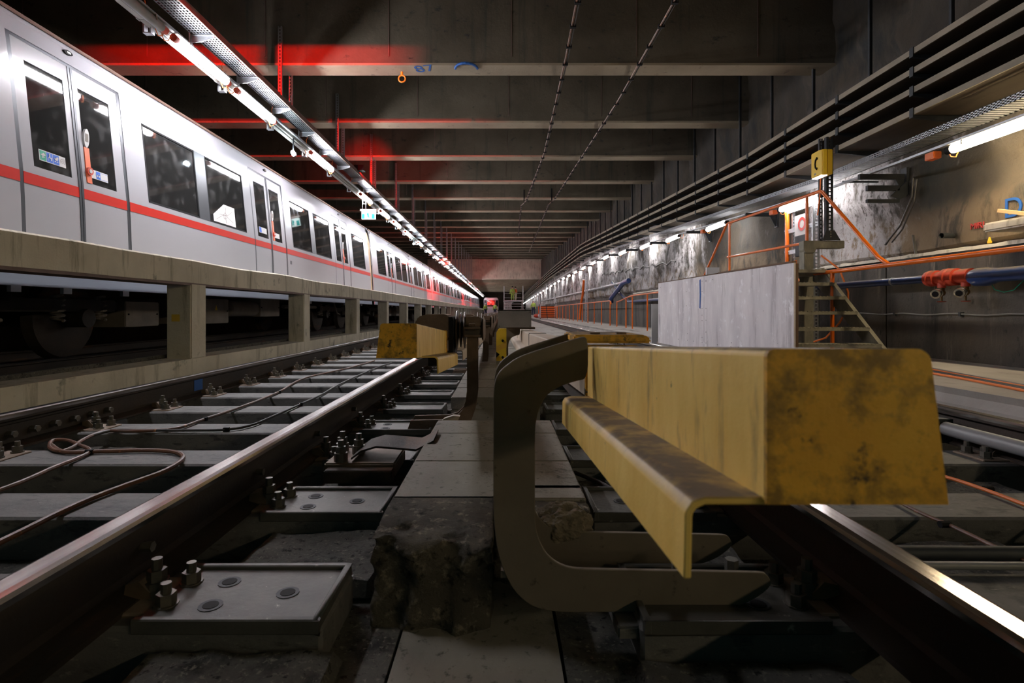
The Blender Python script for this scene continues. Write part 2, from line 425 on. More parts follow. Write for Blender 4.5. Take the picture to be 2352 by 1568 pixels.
# ceiling: sloping slab, deep transverse beams
beam_y = [8.17, 10.9, 13.66, 16.8, 19.9, 23.2]
while beam_y[-1] < 60: beam_y.append(beam_y[-1] + 3.0)
beam_y = [8.17 - 2.93 * k for k in (4, 3, 2, 1)] + beam_y
m = MB()
zz = lambda y: 3.54 + rise(y)
m.add([(-8.6, YB, zz(YB)+1.5), (5, YB, zz(YB)+1.5), (5, 64, zz(64)+1.5), (-8.6, 64, zz(64)+1.5),
       (-8.6, YB, zz(YB)+1.8), (5, YB, zz(YB)+1.8), (5, 64, zz(64)+1.8), (-8.6, 64, zz(64)+1.8)],
      [(0,1,2,3),(7,6,5,4),(0,4,5,1),(1,5,6,2),(2,6,7,3),(3,7,4,0)])
ceil = m.build('ceiling', 'beam_concrete', kind='structure')
for i, y in enumerate(beam_y):
    z = zz(y)
    b = MB()
    b.prism([(y-.325, z+.012), (y-.015, z+.012), (y-.015, z+1.55), (y-.325, z+1.55)], 'x', -8.5, 4.95)
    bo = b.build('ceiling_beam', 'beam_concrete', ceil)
    MB().prism([(y-.34, z), (y, z), (y, z+.035), (y-.34, z+.035)], 'x', -8.5, 4.95).build('beam_soffit', 'lamplit_concrete', bo)  # underside strip, coloured as if lit by the lamps below
    if 3 < i < 12:   # formwork seams across the web
        s = MB()
        for xx in (-6.9, -5.1, -3.4, -1.62, .15, 1.95, 3.7):
            s.box(xx, xx+.012, y-.334, y-.324, z+.13, z+1.5)
        s.build('formwork_seam', 'tray_edge', bo)
# down-stand and lower ceiling beyond it
MB().box(-8.6, 5, 64, 64.6, 3.80, zz(64)+1.8).build('down_stand_wall', 'platform_concrete', ceil)
lowc = MB().box(-8.6, 5, 64.6, YE, 4.6, 4.9).build('ceiling_far', 'beam_concrete', kind='structure')
for k in range(15):
    y = 67 + 3.0 * k
    MB().box(-8.5, 4.95, y-.3, y, 3.84, 4.65).build('ceiling_beam', 'lamplit_concrete', lowc)  # paler concrete stands in for lamp light down the tunnel
MB().box(-8.6, 5, YE, YE+.4, -1, 5).build('wall_far', 'beam_concrete', kind='structure')
wl_left = MB().box(-8.9, -8.6, YB, YE, -1.2, 8).build('wall_left', 'beam_concrete', kind='structure')
# blue spray marks and the yellow ring on the first beam in view
y0 = 8.17
def text_mesh(txt, size, mat, parent, mtx, name='painted_lettering', ext=.001):
    cu = bpy.data.curves.new('t', 'FONT'); cu.body = txt; cu.size = size; cu.extrude = ext
    o = bpy.data.objects.new('t', cu); C.objects.link(o)
    dg = bpy.context.evaluated_depsgraph_get(); me = bpy.data.meshes.new_from_object(o.evaluated_get(dg))
    bpy.data.objects.remove(o)
    me.transform(mtx); me.materials.clear(); me.materials.append(MATS[mat]); me.name = name
    p = put(name, me, None); p.parent = parent
    if parent: p.location = -wl(parent)
    return p
b0 = [o for o in ceil.children if abs(max(v.co.y for v in o.data.vertices) - 8.155) < .01 and o.name.startswith('ceiling_beam')][0]
zb = zz(8.17)
text_mesh('87', .30, 'blue_spray', b0, Matrix.Translation((-1.24, 8.06, zb-.003)) @ Matrix.Rotation(R(180), 4, 'X') @ Matrix.Rotation(R(12), 4, 'Z') @ Matrix.Scale(1.0, 4))
MB().tube([(-.50 + .16*math.cos(t), 7.99+.10 + .18*math.sin(t) - .16, zb-.004) for t in [math.pi*i/10 + math.pi for i in range(11)]], .018, 6).build('spray_arc', 'blue_spray', b0)
rg = thing('lifting_ring', 'small yellow eye ring hanging under the first visible ceiling beam', 'ring', (-1.46, 8.05, zb))
MB().tube([(-1.46 + .05*math.cos(t), 8.05, zb-.10 + .05*math.sin(t)) for t in [2*math.pi*i/16 for i in range(17)]], .011, 6, caps=False).build('ring', 'ring_yellow', rg, smooth=True)
MB().cyl((-1.46, 8.05, zb), (-1.46, 8.05, zb-.05), .018, 8).build('shank', 'ring_yellow', rg, smooth=True)

# right side: deck, lower wall in panels, ledge, rough rock wall above
m = MB(); n = 260
top = []; 
for i in range(n):
    y = -1 + i * .16
    top.append((2.96 + .05 * noise.noise(Vector((y*2.2, 0, 3))) + .02*noise.noise(Vector((y*9, 0, 3))), y))
vs = []
for (x, y) in top: vs += [(x, y, -.50), (x + .02, y, -.545), (x-.015, y, -.60), (x, y, -1.0), (4.62, y, -.50)]
m.v = vs
for i in range(n-1):
    a = i*5; b = a+5
    m.f += [(a, b, b+4, a+4), (a, a+1, b+1, b), (a+1, a+2, b+2, b+1), (a+2, a+3, b+3, b+2)]
deck = m.build('deck_walkway', 'deck_concrete', kind='structure')
MB().box(2.96, 4.62, -6, -1, -1, -.5).build('deck_walkway', 'deck_concrete', deck)
MB().box(2.96, 4.62, 40.4, YE, -1, -.5).build('deck_walkway', 'deck_concrete', deck)
wr = MB().box(4.66, 5.1, YB, YE, -1, .55).build('wall_right', 'lower_wall', kind='structure')
y = YB; k = 0
while y < 60:
    d = 2.5
    MB().box(4.60, 4.70, y, y + d - .012, -.5, .60 + .015*math.sin(k*2.1)).build('concrete_panel', 'lower_wall', wr, bevel=.006)
    y += d; k += 1
MB().box(4.6, 4.7, y, YE, -.5, .6).build('concrete_panel', 'lower_wall', wr)
m = MB(); ny, nz = 560, 44
for j in range(ny + 1):
    y = -4 + (60) * j / ny
    for i in range(nz + 1):
        z = .56 + (6.4) * i / nz
        ph = noise.fractal(Vector((1.5, y*.9, z*1.1)), 1, 2, 6)
        q = noise.fractal(Vector((7.5, y*3.2, z*2.4)), .8, 2, 4)
        x = 4.80 + .10*ph + .045*q
        fl = max(0, 1 - abs(y-4.95)/1.1) * max(0, 1 - abs(z-.85)/.5); x += (4.72 - x) * min(1, 3*fl)
        if i == 0: x = 5.0
        if y > 14.0:   # bulging bored piles show beyond the stairs
            t = ((y - 14.0) % 1.48) / 1.48
            x -= .26 * math.sqrt(max(0, 1 - (2*t-1)**2)) * (1 if z < 3.0 else 0.6)
        m.v.append((max(x, 4.45), y, z))
for j in range(ny):
    for i in range(nz):
        a = j*(nz+1)+i; m.f.append((a, a+nz+1, a+nz+2, a+1))
rock = m.build('wall_right_rock', 'rock_wall', smooth=True, kind='structure')
MB().box(4.75, 5.2, 55.5, YE, .5, 6).build('wall_right_far', 'rock_wall', kind='structure')
# ledge on top of the lower wall
m = MB(); m2 = []
for i in range(220):
    y = -3 + i*.1
    m.v += [(4.585 + .02*noise.noise(Vector((y*3, 1, 1))), y, .60), (4.59, y, .635 + .02*noise.noise(Vector((y*5, 5, 1)))), (4.84, y, .66 + .03*noise.noise(Vector((y*4, 9, 1)))), (4.84, y, .56)]
for i in range(219):
    a = i*4
    for j in range(3): m.f.append((a+j, a+4+j, a+5+j, a+j+1))
m.build('ledge', 'platform_concrete', rock, smooth=True)
# steel sheet strips up the rock wall
for k in range(34):
    y = 5.5 + 1.22 * k
    s = MB().box(4.555, 4.575, y, y+.03, 2.3 + max(0, rise(y)), zz(y)+1.45).box(4.56, 4.60, y+.012, y+.02, 2.3 + max(0, rise(y)), zz(y)+1.45)
    s.build('steel_strip', 'dark_steel', rock)
# wall cable, drain stub, lettering
m = MB(); m.tube([(4.575, 3.8 + .12*i, -.03 - .008*math.cos(i*1.1)) for i in range(56)] , .009, 6)
wc = m.build('wall_cable', 'grey_cable', label='thin grey cable clipped along the lower concrete wall', cat='cable')
for i in range(6): MB().box(4.56, 4.6, 5.4+.9*i, 5.425+.9*i, -.05, -.005).build('cable_clip', 'dark_steel', wc)
dp = MB().tube([(4.85, 5.72, .80), (4.60, 5.68, .79)], .028, 12, caps=False).build('drain_stub', 'dark_steel', label='short open drain pipe poking out of the wall above the ledge', cat='pipe')
text_mesh('DU7', .26, 'blue_spray', rock, Matrix.Translation((4.712, 5.10, .87)) @ Matrix.Rotation(R(-90), 4, 'Z') @ Matrix.Rotation(R(90), 4, 'X'), ext=.004)
text_mesh('MIRI', .085, 'red_spray', rock, Matrix.Translation((4.712, 5.46, .82)) @ Matrix.Rotation(R(-90), 4, 'Z') @ Matrix.Rotation(R(90), 4, 'X'), ext=.004)
# niche slab with a batten and a yellow cap at the right edge
ns = thing('concrete_ledge_slab', 'grey concrete slab jutting from the wall at the right edge, above the orange handrail', 'slab', (4.5, 4.6, .75))
MB().box(4.36, 4.9, 4.2, 4.93, .715, .795).build('slab', 'platform_concrete', ns, bevel=.015)
MB().box(4.62, 4.66, 4.1, 4.7, .62, .715).build('niche', 'black_rubber', ns)
MB().bar((4.45, 4.86, .90), (4.45, 4.60, .825), .03, .03).build('wooden_batten', 'lumber', label='raw pine batten lying on the grey wall slab at the right edge', cat='batten')
cp = thing('marker_cap', 'tiny yellow cap standing on the wall ledge', 'cap', (4.6, 5.12, .64))
MB().cyl((4.6, 5.12, .64), (4.6, 5.12, .66), .018, 8).build('base', 'phone_yellow', cp); MB().cyl((4.6, 5.12, .66), (4.6, 5.12, .70), .015, 8, .006).build('tip', 'phone_yellow', cp)

# ---------------------------------------------------------------- left platform
pl = MB()
path = [(0, y, 0) for y in [YB] + [i*.5 for i in range(-8, 120)] + [YE]]
m = MB()
for (x, y, z) in path:
    wv = .012*noise.noise(Vector((0, y*.7, 0)))
    for (dx, dz) in ((-3.32, .30), (-3.10, .285 + wv), (-3.10, .505 + wv*1.6), (-3.12, .52 + wv*1.6), (-3.36, .52), (-3.36, .44)):
        m.v.append((dx, y, dz))
k = len(path)
for i in range(k-1):
    for j in range(6):
        j2 = (j+1) % 6; m.f.append((i*6+j, i*6+j2, (i+1)*6+j2, (i+1)*6+j))
plat = MB().box(-4.02, -3.36, YB, YE, .44, .52).build('platform_slab', 'platform_concrete', kind='structure')
m.build('edge_beam', 'platform_concrete', plat, smooth=False)
MB().box(-3.34, -3.11, YB, YE, .262, .29).build('beam_soffit', 'tray_edge', plat)
MB().box(-3.62, -3.10, YB, YE, -1.0, -.475).build('kerb_wall', 'platform_concrete', kind='structure')
MB().box(-3.45, -3.40, YB, YE, -.475, -.44).build('kerb_lip', 'ground_concrete', bpy.data.objects['kerb_wall'])
pm_ = MB().box(-.125, .125, -.14, .14, -.52, .285).mesh('pillar', 'platform_concrete', bevel=.012)
pl_base = MB().box(.06, .133, -.145, .145, -.8, -.47).mesh('pillar_foot', 'platform_concrete', bevel=.008)
for k in range(-2, 30):
    y = 5.6 + 3.13 * k
    lab = ('concrete pillar under the walkway edge, %s one counted from the camera' % ORD[k]) if 0 <= k < 12 else 'small far concrete pillar in the row under the walkway edge'
    if k < 0: lab = 'concrete pillar under the walkway edge beside the camera, out of frame'
    p = thing('platform_pillar', lab, 'pillar', (-3.23, y, 0), 'concrete pillars under the walkway')
    put('shaft', pm_, p); put('foot', pl_base, p)
    if k == 0: MB().box(-3.30, -3.22, 5.455, 5.462, -.10, -.03).build('old_label', 'pole_yellow', p)

# ---------------------------------------------------------------- rails
def rail(x, label, y0=-3.0, y1=108):
    t = thing('rail', label, 'rail', (x, 0, RT - .172))
    prof = [(-.075, 0), (.075, 0), (.075, .012), (.02, .028), (.009, .04), (.009, .125), (.034, .137), (.0345, .150), (-.0345, .150), (-.034, .137), (-.009, .125), (-.009, .04), (-.02, .028), (-.075, .012)]
    path = [(x, y, RT - .172) for y in (y0, y1)]
    MB().loft(prof, path).build('rail_web', 'rail_rust', t)
    hp = [(-.0355, .148), (.0355, .148), (.036, .160), (.031, .168), (.020, .172), (-.020, .172), (-.031, .168), (-.036, .160)]
    MB().loft(hp, path).build('rail_head', 'rail_polish', t, smooth=False)
    return t
r1 = rail(-2.405, 'outer rail of the left track, running along the walkway pillars')
r2 = rail(-.897, 'inner rail of the left track, long polished head crossing the lower left')
r3 = rail(.81, 'near rail of the right track, running under the big yellow cover end')
r4 = rail(2.325, 'far rail of the right track, next to the concrete deck')
for xx, lb in ((-4.78, 'near rail under the parked metro train'), (-6.22, 'far rail under the parked metro train')): rail(xx, lb)
for yb in (3.0,):   # fish plates with bolts on the outer left rail
    MB().box(-2.388, -2.372, 2.55, 3.35, RT-.14, RT-.055).build('joint_bar', 'rail_rust', r1)
    for i in range(6): MB().cyl((-2.372, 2.62+.13*i, RT-.098), (-2.335, 2.62+.13*i, RT-.098), .017, 6).build('joint_bolt', 'bolt_steel', r1)
MB().box(-2.3945, -2.3935, 4.25, 4.37, RT-.13, RT-.035).build('paint_mark', 'blue_spray', r1)
for yy in (1.35, 1.98, 2.6, 3.25):
    MB().cyl((-.888, yy, RT-.09), (-.862, yy, RT-.09), .013, 6).build('web_bolt', 'chrome', r2)

# ---------------------------------------------------------------- sleepers with fastenings
BW = .245
body_me = MB().box(-1.25, 1.27, -BW/2, BW/2, -.22, -.0).mesh('sleeper_body', 'sleeper_grey', bevel=.008, segs=1)
bp_me = MB().box(-.19, .19, -.085, .085, 0, .016).mesh('base_plate', 'brown_steel', bevel=.004, segs=1)
bolt_m = MB()
bolt_m.cyl((0, 0, .016), (0, 0, .022), .026, 12).cyl((0, 0, .022), (0, 0, .046), .021, 6).cyl((0, 0, .046), (0, 0, .068), .0115, 8)
bolt_me = bolt_m.mesh('bolt', 'bolt_steel')
clip_m = MB().prism([(.04, .016), (.10, .016), (.10, .03), (.075, .055), (.045, .048)], 'y', -.03, .03)
clip_me = clip_m.mesh('rail_clip', 'brown_steel')
clip2_me = MB().prism([(-.04, .016), (-.045, .048), (-.075, .055), (-.10, .03), (-.10, .016)], 'y', -.03, .03).mesh('rail_clip', 'brown_steel')
tall_m = MB().cyl((0, 0, .05), (0, 0, .075), .021, 6).cyl((0, 0, .075), (0, 0, .10), .012, 8).cyl((0, 0, .016), (0, 0, .05), .027, 10)
tall_me = tall_m.mesh('clip_bolt', 'bolt_steel')
ep = MB().box(-.19, .19, -.115, .115, 0, .010)
ep.box(-.19, .205, -.13, -.113, -.012, .020).box(-.19, .205, .113, .13, -.012, .020).box(.188, .205, -.13, .13, -.012, .020)
end_me = ep.mesh('end_plate', 'plate_steel', bevel=.003, segs=1)
hole_me = MB().cyl((0, 0, .008), (0, 0, .0115), .026, 14).mesh('bolt_hole_rim', 'dark_steel')
hole2_me = MB().cyl((0, 0, .010), (0, 0, .0125), .017, 12).mesh('bolt_hole', 'black_rubber')
joined = None
def sleeper_pair(xc, xa, xb, side, k, where):
    y = 1.265 + .612 * k
    far = k > 22
    if 0 <= k < 12: lab = 'dark sleeper of the %s track, %s one in front of the camera' % (where, ORD[k])
    elif k < 0: lab = 'dark sleeper of the %s track lying beside the camera' % where
    else: lab = 'distant dark sleeper of the %s track' % where
    t = thing('sleeper', lab, 'sleeper', (xc, y, ST), 'sleepers of the %s track' % where)
    put('sleeper_body', body_me, t, rot=(0, 0, 0 if side > 0 else math.pi))
    for xr in (xa, xb):
        put('base_plate', bp_me, t, (xr - xc, 0, -.008))
        if not far:
            for sg in (-1, 1):
                put('rail_clip', clip_me if sg > 0 else clip2_me, t, (xr - xc, 0, -.004))
                put('bolt', tall_me, t, (xr - xc + sg*.098, 0, -.008))
                if k < 16:
                    put('bolt', bolt_me, t, (xr - xc + sg*.150, -.05, -.008)); put('bolt', bolt_me, t, (xr - xc + sg*.150, .05, -.008))
    ex = xc + side * 1.06
    e = put('end_plate', end_me, t, (ex - xc, 0, .001), (0, 0, 0 if side > 0 else math.pi))
    if k < 4:
        for (hx, hy) in ((-.07, .05), (-.06, -.055), (.09, .0)):
            h = put('bolt_hole_rim', hole_me, e, (hx, hy, 0)); h2 = put('bolt_hole', hole2_me, e, (hx, hy, 0))
for k in range(-2, 46):
    sleeper_pair(-1.645, -2.405, -.897, 1, k, 'left')
    sleeper_pair(1.565, .81, 2.325, -1, k, 'right')
m = MB()
for k in range(46, 170):
    y = 1.265 + .612*k
    m.box(-2.9, -.4, y-.12, y+.12, -.88, ST); m.box(.42, 2.8, y-.12, y+.12, -.88, ST)
m.build('far_sleepers', 'sleeper_grey', label='mass of tiny sleepers far down both tracks', cat='sleepers', kind='stuff')

# ---------------------------------------------------------------- cable duct between the tracks
duct = thing('cable_duct', 'concrete cable duct with slab covers between the two tracks, near end broken off', 'duct', (0, 1.3, -.74))
DZ = -.53
def rough_block(x0, x1, y0, y1, z0, z1, seed, ny=26, nx=18, nz=10):
    bm = bmesh.new(); bmesh.ops.create_cube(bm, size=1)
    bmesh.ops.subdivide_edges(bm, edges=bm.edges, cuts=22, use_grid_fill=True)
    for v in bm.verts:
        x = x0 + (v.co.x+.5)*(x1-x0); y = y0 + (v.co.y+.5)*(y1-y0); z = z0 + (v.co.z+.5)*(z1-z0)
        p = Vector((x, y, z)); wgt = max(0, 1 - (y-y0)/.16); ez = max(0, (z - (z1-.05))/.05)
        nn = noise.fractal(p*13, .9, 2, 5); n2 = noise.noise(p*5 + Vector((seed, 0, 0)))
        y += wgt*(.028*nn + .04*n2 + .012*ez*ez)
        z -= wgt*(.012 + .018*abs(nn))*ez
        x += wgt*.012*nn
        v.co = (x, y, z)
    me = bpy.data.meshes.new('broken_block'); bm.to_mesh(me); bm.free(); me.materials.append(MATS['broken_concrete'])
    for p in me.polygons: p.use_smooth = True
    o = bpy.data.objects.new('broken_end', me); C.objects.link(o); o.parent = duct; o.location = -wl(duct)
    return o
rough_block(-.307, -.02, 1.295, 1.56, -.76, DZ, 1)
rough_block(-.02, .243, 1.47, 1.66, -.76, DZ, 5)
for (a, b) in ((1.545, 1.93), (1.934, 2.37), (2.374, 2.65)):
    MB().box(-.307, .243, a, b, DZ-.07, DZ).build('cover_slab', 'slab_concrete', duct, bevel=.004)
MB().box(-.30, .235, 1.55, 2.65, -.78, DZ-.07).build('duct_body', 'ground_concrete', duct)
MB().box(-.307, .243, 3.36, 60, -.78, DZ-.075).build('duct_body', 'slab_concrete', duct)
slab_me = MB().box(-.307, .243, 0, .436, DZ-.075, DZ).mesh('cover_slab', 'slab_concrete', bevel=.004)
for k in range(60):
    put('cover_slab', slab_me, duct, (0, 3.36 + .44*k - 1.3, .74), (R(.25)*((k*7) % 3 - 1), 0, 0))
MB().box(-.307, .243, 29.8, 70, DZ-.075, DZ).build('duct_cover_far', 'slab_concrete', duct)
# crumpled lump of old sealing sheet in the broken right corner
bm = bmesh.new(); bmesh.ops.create_icosphere(bm, subdivisions=5, radius=1)
for v in bm.verts:
    d = v.co.normalized(); nn = noise.fractal(d*2.2, .7, 2.2, 6); rdg = abs(noise.noise(d*3.4))
    r_ = 1 + .12*nn - .22*rdg
    v.co = Vector((d.x*.082*r_, d.y*.05*r_, d.z*.062*r_))
me = bpy.data.meshes.new('sheet'); bm.to_mesh(me); bm.free(); me.materials.append(MATS['ground_cloth'])
put('crumpled_sheet', me, None, (.165, 1.462, -.572), label='crumpled beige sealing sheet stuffed in the broken end of the duct', cat='sheet')
# ---------------------------------------------------------------- conductor rails, brackets
def cover_prof(sg, x0=0.0, wt=.127, wb=.140, h=.12, r=.012):
    p = [(0, -h)] + [(r*.5 - r*.5*math.cos(R(q)), -r*.5 + r*.5*math.sin(R(q))) for q in (0, 22, 45, 67, 90)]
    p += [(wt - r + r*math.sin(R(q)), -r + r*math.cos(R(q))) for q in (0, 18, 36, 54, 72, 90)] + [(wb, -h)]
    return [(sg*a, b) for a, b in p] if sg > 0 else [(sg*a, b) for a, b in reversed(p)]
def flange_prof(sg):
    o = [(.004, -.116), (-.045, -.116), (-.055, -.119), (-.061, -.128), (-.062, -.180), (-.056, -.180), (-.055, -.130), (-.052, -.125), (-.045, -.122), (.004, -.122)]
    return [(sg*a, b) for a, b in o] if sg > 0 else [(sg*a, b) for a, b in reversed(o)]
def interp(tab, y):
    for (a, za), (b, zb_) in zip(tab, tab[1:]):
        if y <= b: return za + (zb_-za)*(y-a)/(b-a)
    return tab[-1][1]
TR = [(.40, -.0275), (1.3, -.083), (2.2, -.118), (3.9, -.159), (6.8, -.214), (9, -.23), (90, -.23)]
TL = [(1.86, -.040), (2.95, -.106), (4.5, -.16), (7, -.21), (9, -.23), (90, -.23)]
def conductor(tab, x, sg, y0, y1, mat, root, cap=False, n=8, flange=True, fy0=None, fy1=None):
    path = [(x, y0 + (y1-y0)*i/n, interp(tab, y0 + (y1-y0)*i/n)) for i in range(n+1)]
    o = MB().loft(cover_prof(sg), path).build('cover', mat, root)
    if flange:
        a = fy0 if fy0 is not None else y0; b = fy1 if fy1 is not None else y1
        path = [(x, a + (b-a)*i/n, interp(tab, a + (b-a)*i/n)) for i in range(n+1)]
        MB().loft(flange_prof(sg), path).build('side_flange', mat, root, bevel=.0012, segs=1)
    return o
cr = thing('conductor_rail', 'right conductor rail whose yellow sloping cover end fills the lower right foreground', 'conductor rail', (.27, .42, -.2))
conductor(TR, .205, 1, .424, 1.285, 'yellow_lit_side', cr, fy0=.425, fy1=1.27)
MB().loft(cover_prof(1), [(.205, .419, interp(TR, .42)), (.205, .424, interp(TR, .424))]).build('end_cap', 'yellow_paint', cr)
# dark end joint band and collar
MB().loft([(a*1.02-.002, b*1.03+.002) for a, b in cover_prof(1)], [(.203, 1.285, interp(TR, 1.285)), (.203, 1.30, interp(TR, 1.30))]).build('end_collar', 'yellow_paint', cr)
MB().cyl((.199, 1.292, -.13), (.205, 1.292, -.13), .008, 8).build('collar_bolt', 'bolt_steel', cr)
MB().cyl((.199, 1.292, -.19), (.205, 1.292, -.19), .008, 8).build('collar_bolt', 'bolt_steel', cr)
ys = [1.32, 3.95, 6.7, 9.4, 14.8, 20.2, 25.6, 31]
for a, b in zip(ys, ys[1:]): conductor(TR, .205, 1, a+.01, b-.03, 'cover_beige', cr, fy0=max(a+.01, 2.9))
for a in ys[1:]:
    z = interp(TR, a)
    MB().loft([(q*1.03-.002, w_*1.05+.003) for q, w_ in cover_prof(1)], [(.205, a-.025, z), (.205, a+.005, z)]).build('joint_band', 'black_rubber', cr)
MB().box(.25, .31, 1.35, 31, -.30, -.25).build('contact_rail', 'rail_rust', cr)
cl = thing('conductor_rail', 'left conductor rail with short yellow cover end above the inner rail of the left track', 'conductor rail', (-.36, 1.88, -.2))
conductor(TL, -.290, -1, 1.886, 2.95, 'yellow_lit_side', cl, fy0=2.0, fy1=2.9)
MB().loft(cover_prof(-1), [(-.290, 1.878, interp(TL, 1.88)), (-.290, 1.886, interp(TL, 1.886))]).build('end_cap', 'yellow_paint', cl)
MB().loft([(q*1.03+.002, w_*1.04+.003) for q, w_ in cover_prof(-1)], [(-.290, 2.90, interp(TL, 2.9)), (-.290, 2.93, interp(TL, 2.93))]).build('end_collar', 'yellow_paint', cl)
ys = [3.3, 5.7, 8.45, 11.2, 14, 19.5, 25, 31]
for a, b in zip(ys, ys[1:]): conductor(TL, -.290, -1, a+.01, b-.03, 'cover_beige', cl)
MB().box(-.40, -.34, 3.0, 31, -.30, -.25).build('contact_rail', 'rail_rust', cl)

# near C brackets of the right line: two parallel plates
def arc(cx, cz, r, a0, a1, n=8):
    return [(cx + r*math.cos(R(a0 + (a1-a0)*i/n)), cz + r*math.sin(R(a0 + (a1-a0)*i/n))) for i in range(n+1)]
def c_poly():
    P = []
    # outer outline, clockwise from the foot tip
    P += [(.607, -.612), (.560, -.648), (.49, -.668)]
    P += [(.13, -.672)] 
    P += [(.07, -.660), (.03, -.625), (.004, -.575), (-.010, -.52), (-.0165, -.455)]
    P += [(-.0165, -.175), (-.012, -.15), (0, -.13), (.04, -.100), (.175, -.058)]
    P += [(.195, -.056), (.195, -.150)]
    P += [(.165, -.156), (.13, -.168), (.10, -.188), (.083, -.222), (.0765, -.26)]
    P += [(.0765, -.47), (.083, -.505), (.10, -.54), (.125, -.562), (.16, -.575)]
    P += [(.585, -.583), (.598, -.590)]
    return rounded(P, 2)
def rounded(P, it=2):     # corner cutting, keeps straight runs straight
    for _ in range(it):
        Q = []
        for p, q in zip(P, P[1:] + P[:1]):
            Q += [(p[0]*.78+q[0]*.22, p[1]*.78+q[1]*.22), (p[0]*.22+q[0]*.78, p[1]*.22+q[1]*.78)] if math.dist(p, q) < .14 else [(p[0] + (q[0]-p[0])*.02/math.dist(p, q), p[1] + (q[1]-p[1])*.02/math.dist(p, q)), (q[0] + (p[0]-q[0])*.02/math.dist(p, q), q[1] + (p[1]-q[1])*.02/math.dist(p, q))]
        P = Q
    return P
def c_plate(root, y, name='bracket_plate', mat='bracket_steel', poly=None, th=.012):
    o = MB().prism(poly or c_poly(), 'y', y, y+th).build(name, mat, root, bevel=.0015, segs=1)
    return o
br = thing('rail_bracket', 'big olive steel C bracket of two plates in front of the broken duct end', 'bracket', (.05, 1.25, ST))
c_plate(br, 1.214); c_plate(br, 1.42)
MB().box(.0, .05, 1.226, 1.42, -.60, -.585).build('spreader', 'bracket_steel', br)
MB().cyl((.0, 1.226, -.30), (.0, 1.42, -.30), .012, 10).build('spacer_rod', 'bracket_steel', br, smooth=True)
MB().prism([(.175, -.056), (.345, -.056), (.36, -.066), (.36, -.076), (.175, -.076)], 'y', 1.30, 1.50).build('yellow_clamp_plate', 'yellow_paint', br, bevel=.004)
for xx in (.235, .30): MB().cyl((xx, 1.36, -.078), (xx, 1.36, -.052), .014, 6).build('clamp_bolt', 'brown_steel', br)
MB().box(.25, .48, 1.16, 1.40, -.700, -.672).build('foot_pad', 'sleeper_grey', br, bevel=.004)
for xx in (.43, .56): 
    MB().cyl((xx, 1.32, -.665), (xx, 1.32, -.60), .016, 6).build('anchor_bolt', 'plate_steel', br)
# further brackets of the right line
SC2 = [(a, b) for a, b in c_poly()]
for i, y in enumerate((5.5, 8.25, 11.0, 16.4, 21.8)):
    lab = ['C bracket behind the grey plate and the striped post on the duct', 'C bracket of the right line just beyond the grey plate'][i] if i < 2 else 'small far C bracket of the right conductor line'
    b = thing('rail_bracket', lab, 'bracket', (.05, y, ST), 'C brackets of the right line')
    P = [(a, z if z < -.3 else z - .085) for a, z in SC2]
    c_plate(b, y, poly=P); c_plate(b, y+.2, poly=P)
# grey plate facing the camera and striped post
gp = thing('sign_plate', 'plain grey steel plate standing upright behind the near bracket, on the right line', 'plate', (.13, 5.2, -.16))
MB().box(-.028, .292, 5.19, 5.215, -.155, .012).build('plate', 'under_grey', gp, bevel=.004)
MB().box(-.032, .296, 5.185, 5.22, .010, .016).build('top_edge', 'black_rubber', gp)
MB().box(.05, .34, 5.215, 5.5, -.17, -.15).build('carrier', 'brown_steel', gp, bevel=.01)
for (xx, z) in ((-.015, -.005), (.28, -.005), (-.015, -.14), (.28, -.14)): MB().cyl((xx, 5.19, z), (xx, 5.184, z), .004, 6).build('rivet', 'black_rubber', gp)
sp = thing('hazard_post', 'short yellow post with dark hazard stripes standing on the duct below the grey plate', 'post', (.01, 5.42, DZ))
MB().prism([(-.043, DZ), (.057, DZ), (.057, -.17), (-.02, -.17), (-.043, -.21)], 'y', 5.40, 5.43).build('post_plate', 'phone_yellow', sp, bevel=.003)
MB().box(-.045, .059, 5.397, 5.433, DZ-.005, DZ+.04).build('stripe', 'post_steel', sp)
MB().prism([(-.044, -.40), (.058, -.355), (.058, -.30), (-.044, -.345)], 'y', 5.3985, 5.4).build('stripe', 'ring_yellow', sp)
MB().prism([(-.044, -.46), (-.01, -.425), (-.044, -.40)], 'y', 5.398, 5.4).build('stripe', 'black_rubber', sp)
for z in (-.29, -.455): MB().cyl((.02, 5.40, z), (.02, 5.385, z), .013, 8).build('post_bolt', 'black_rubber', sp)

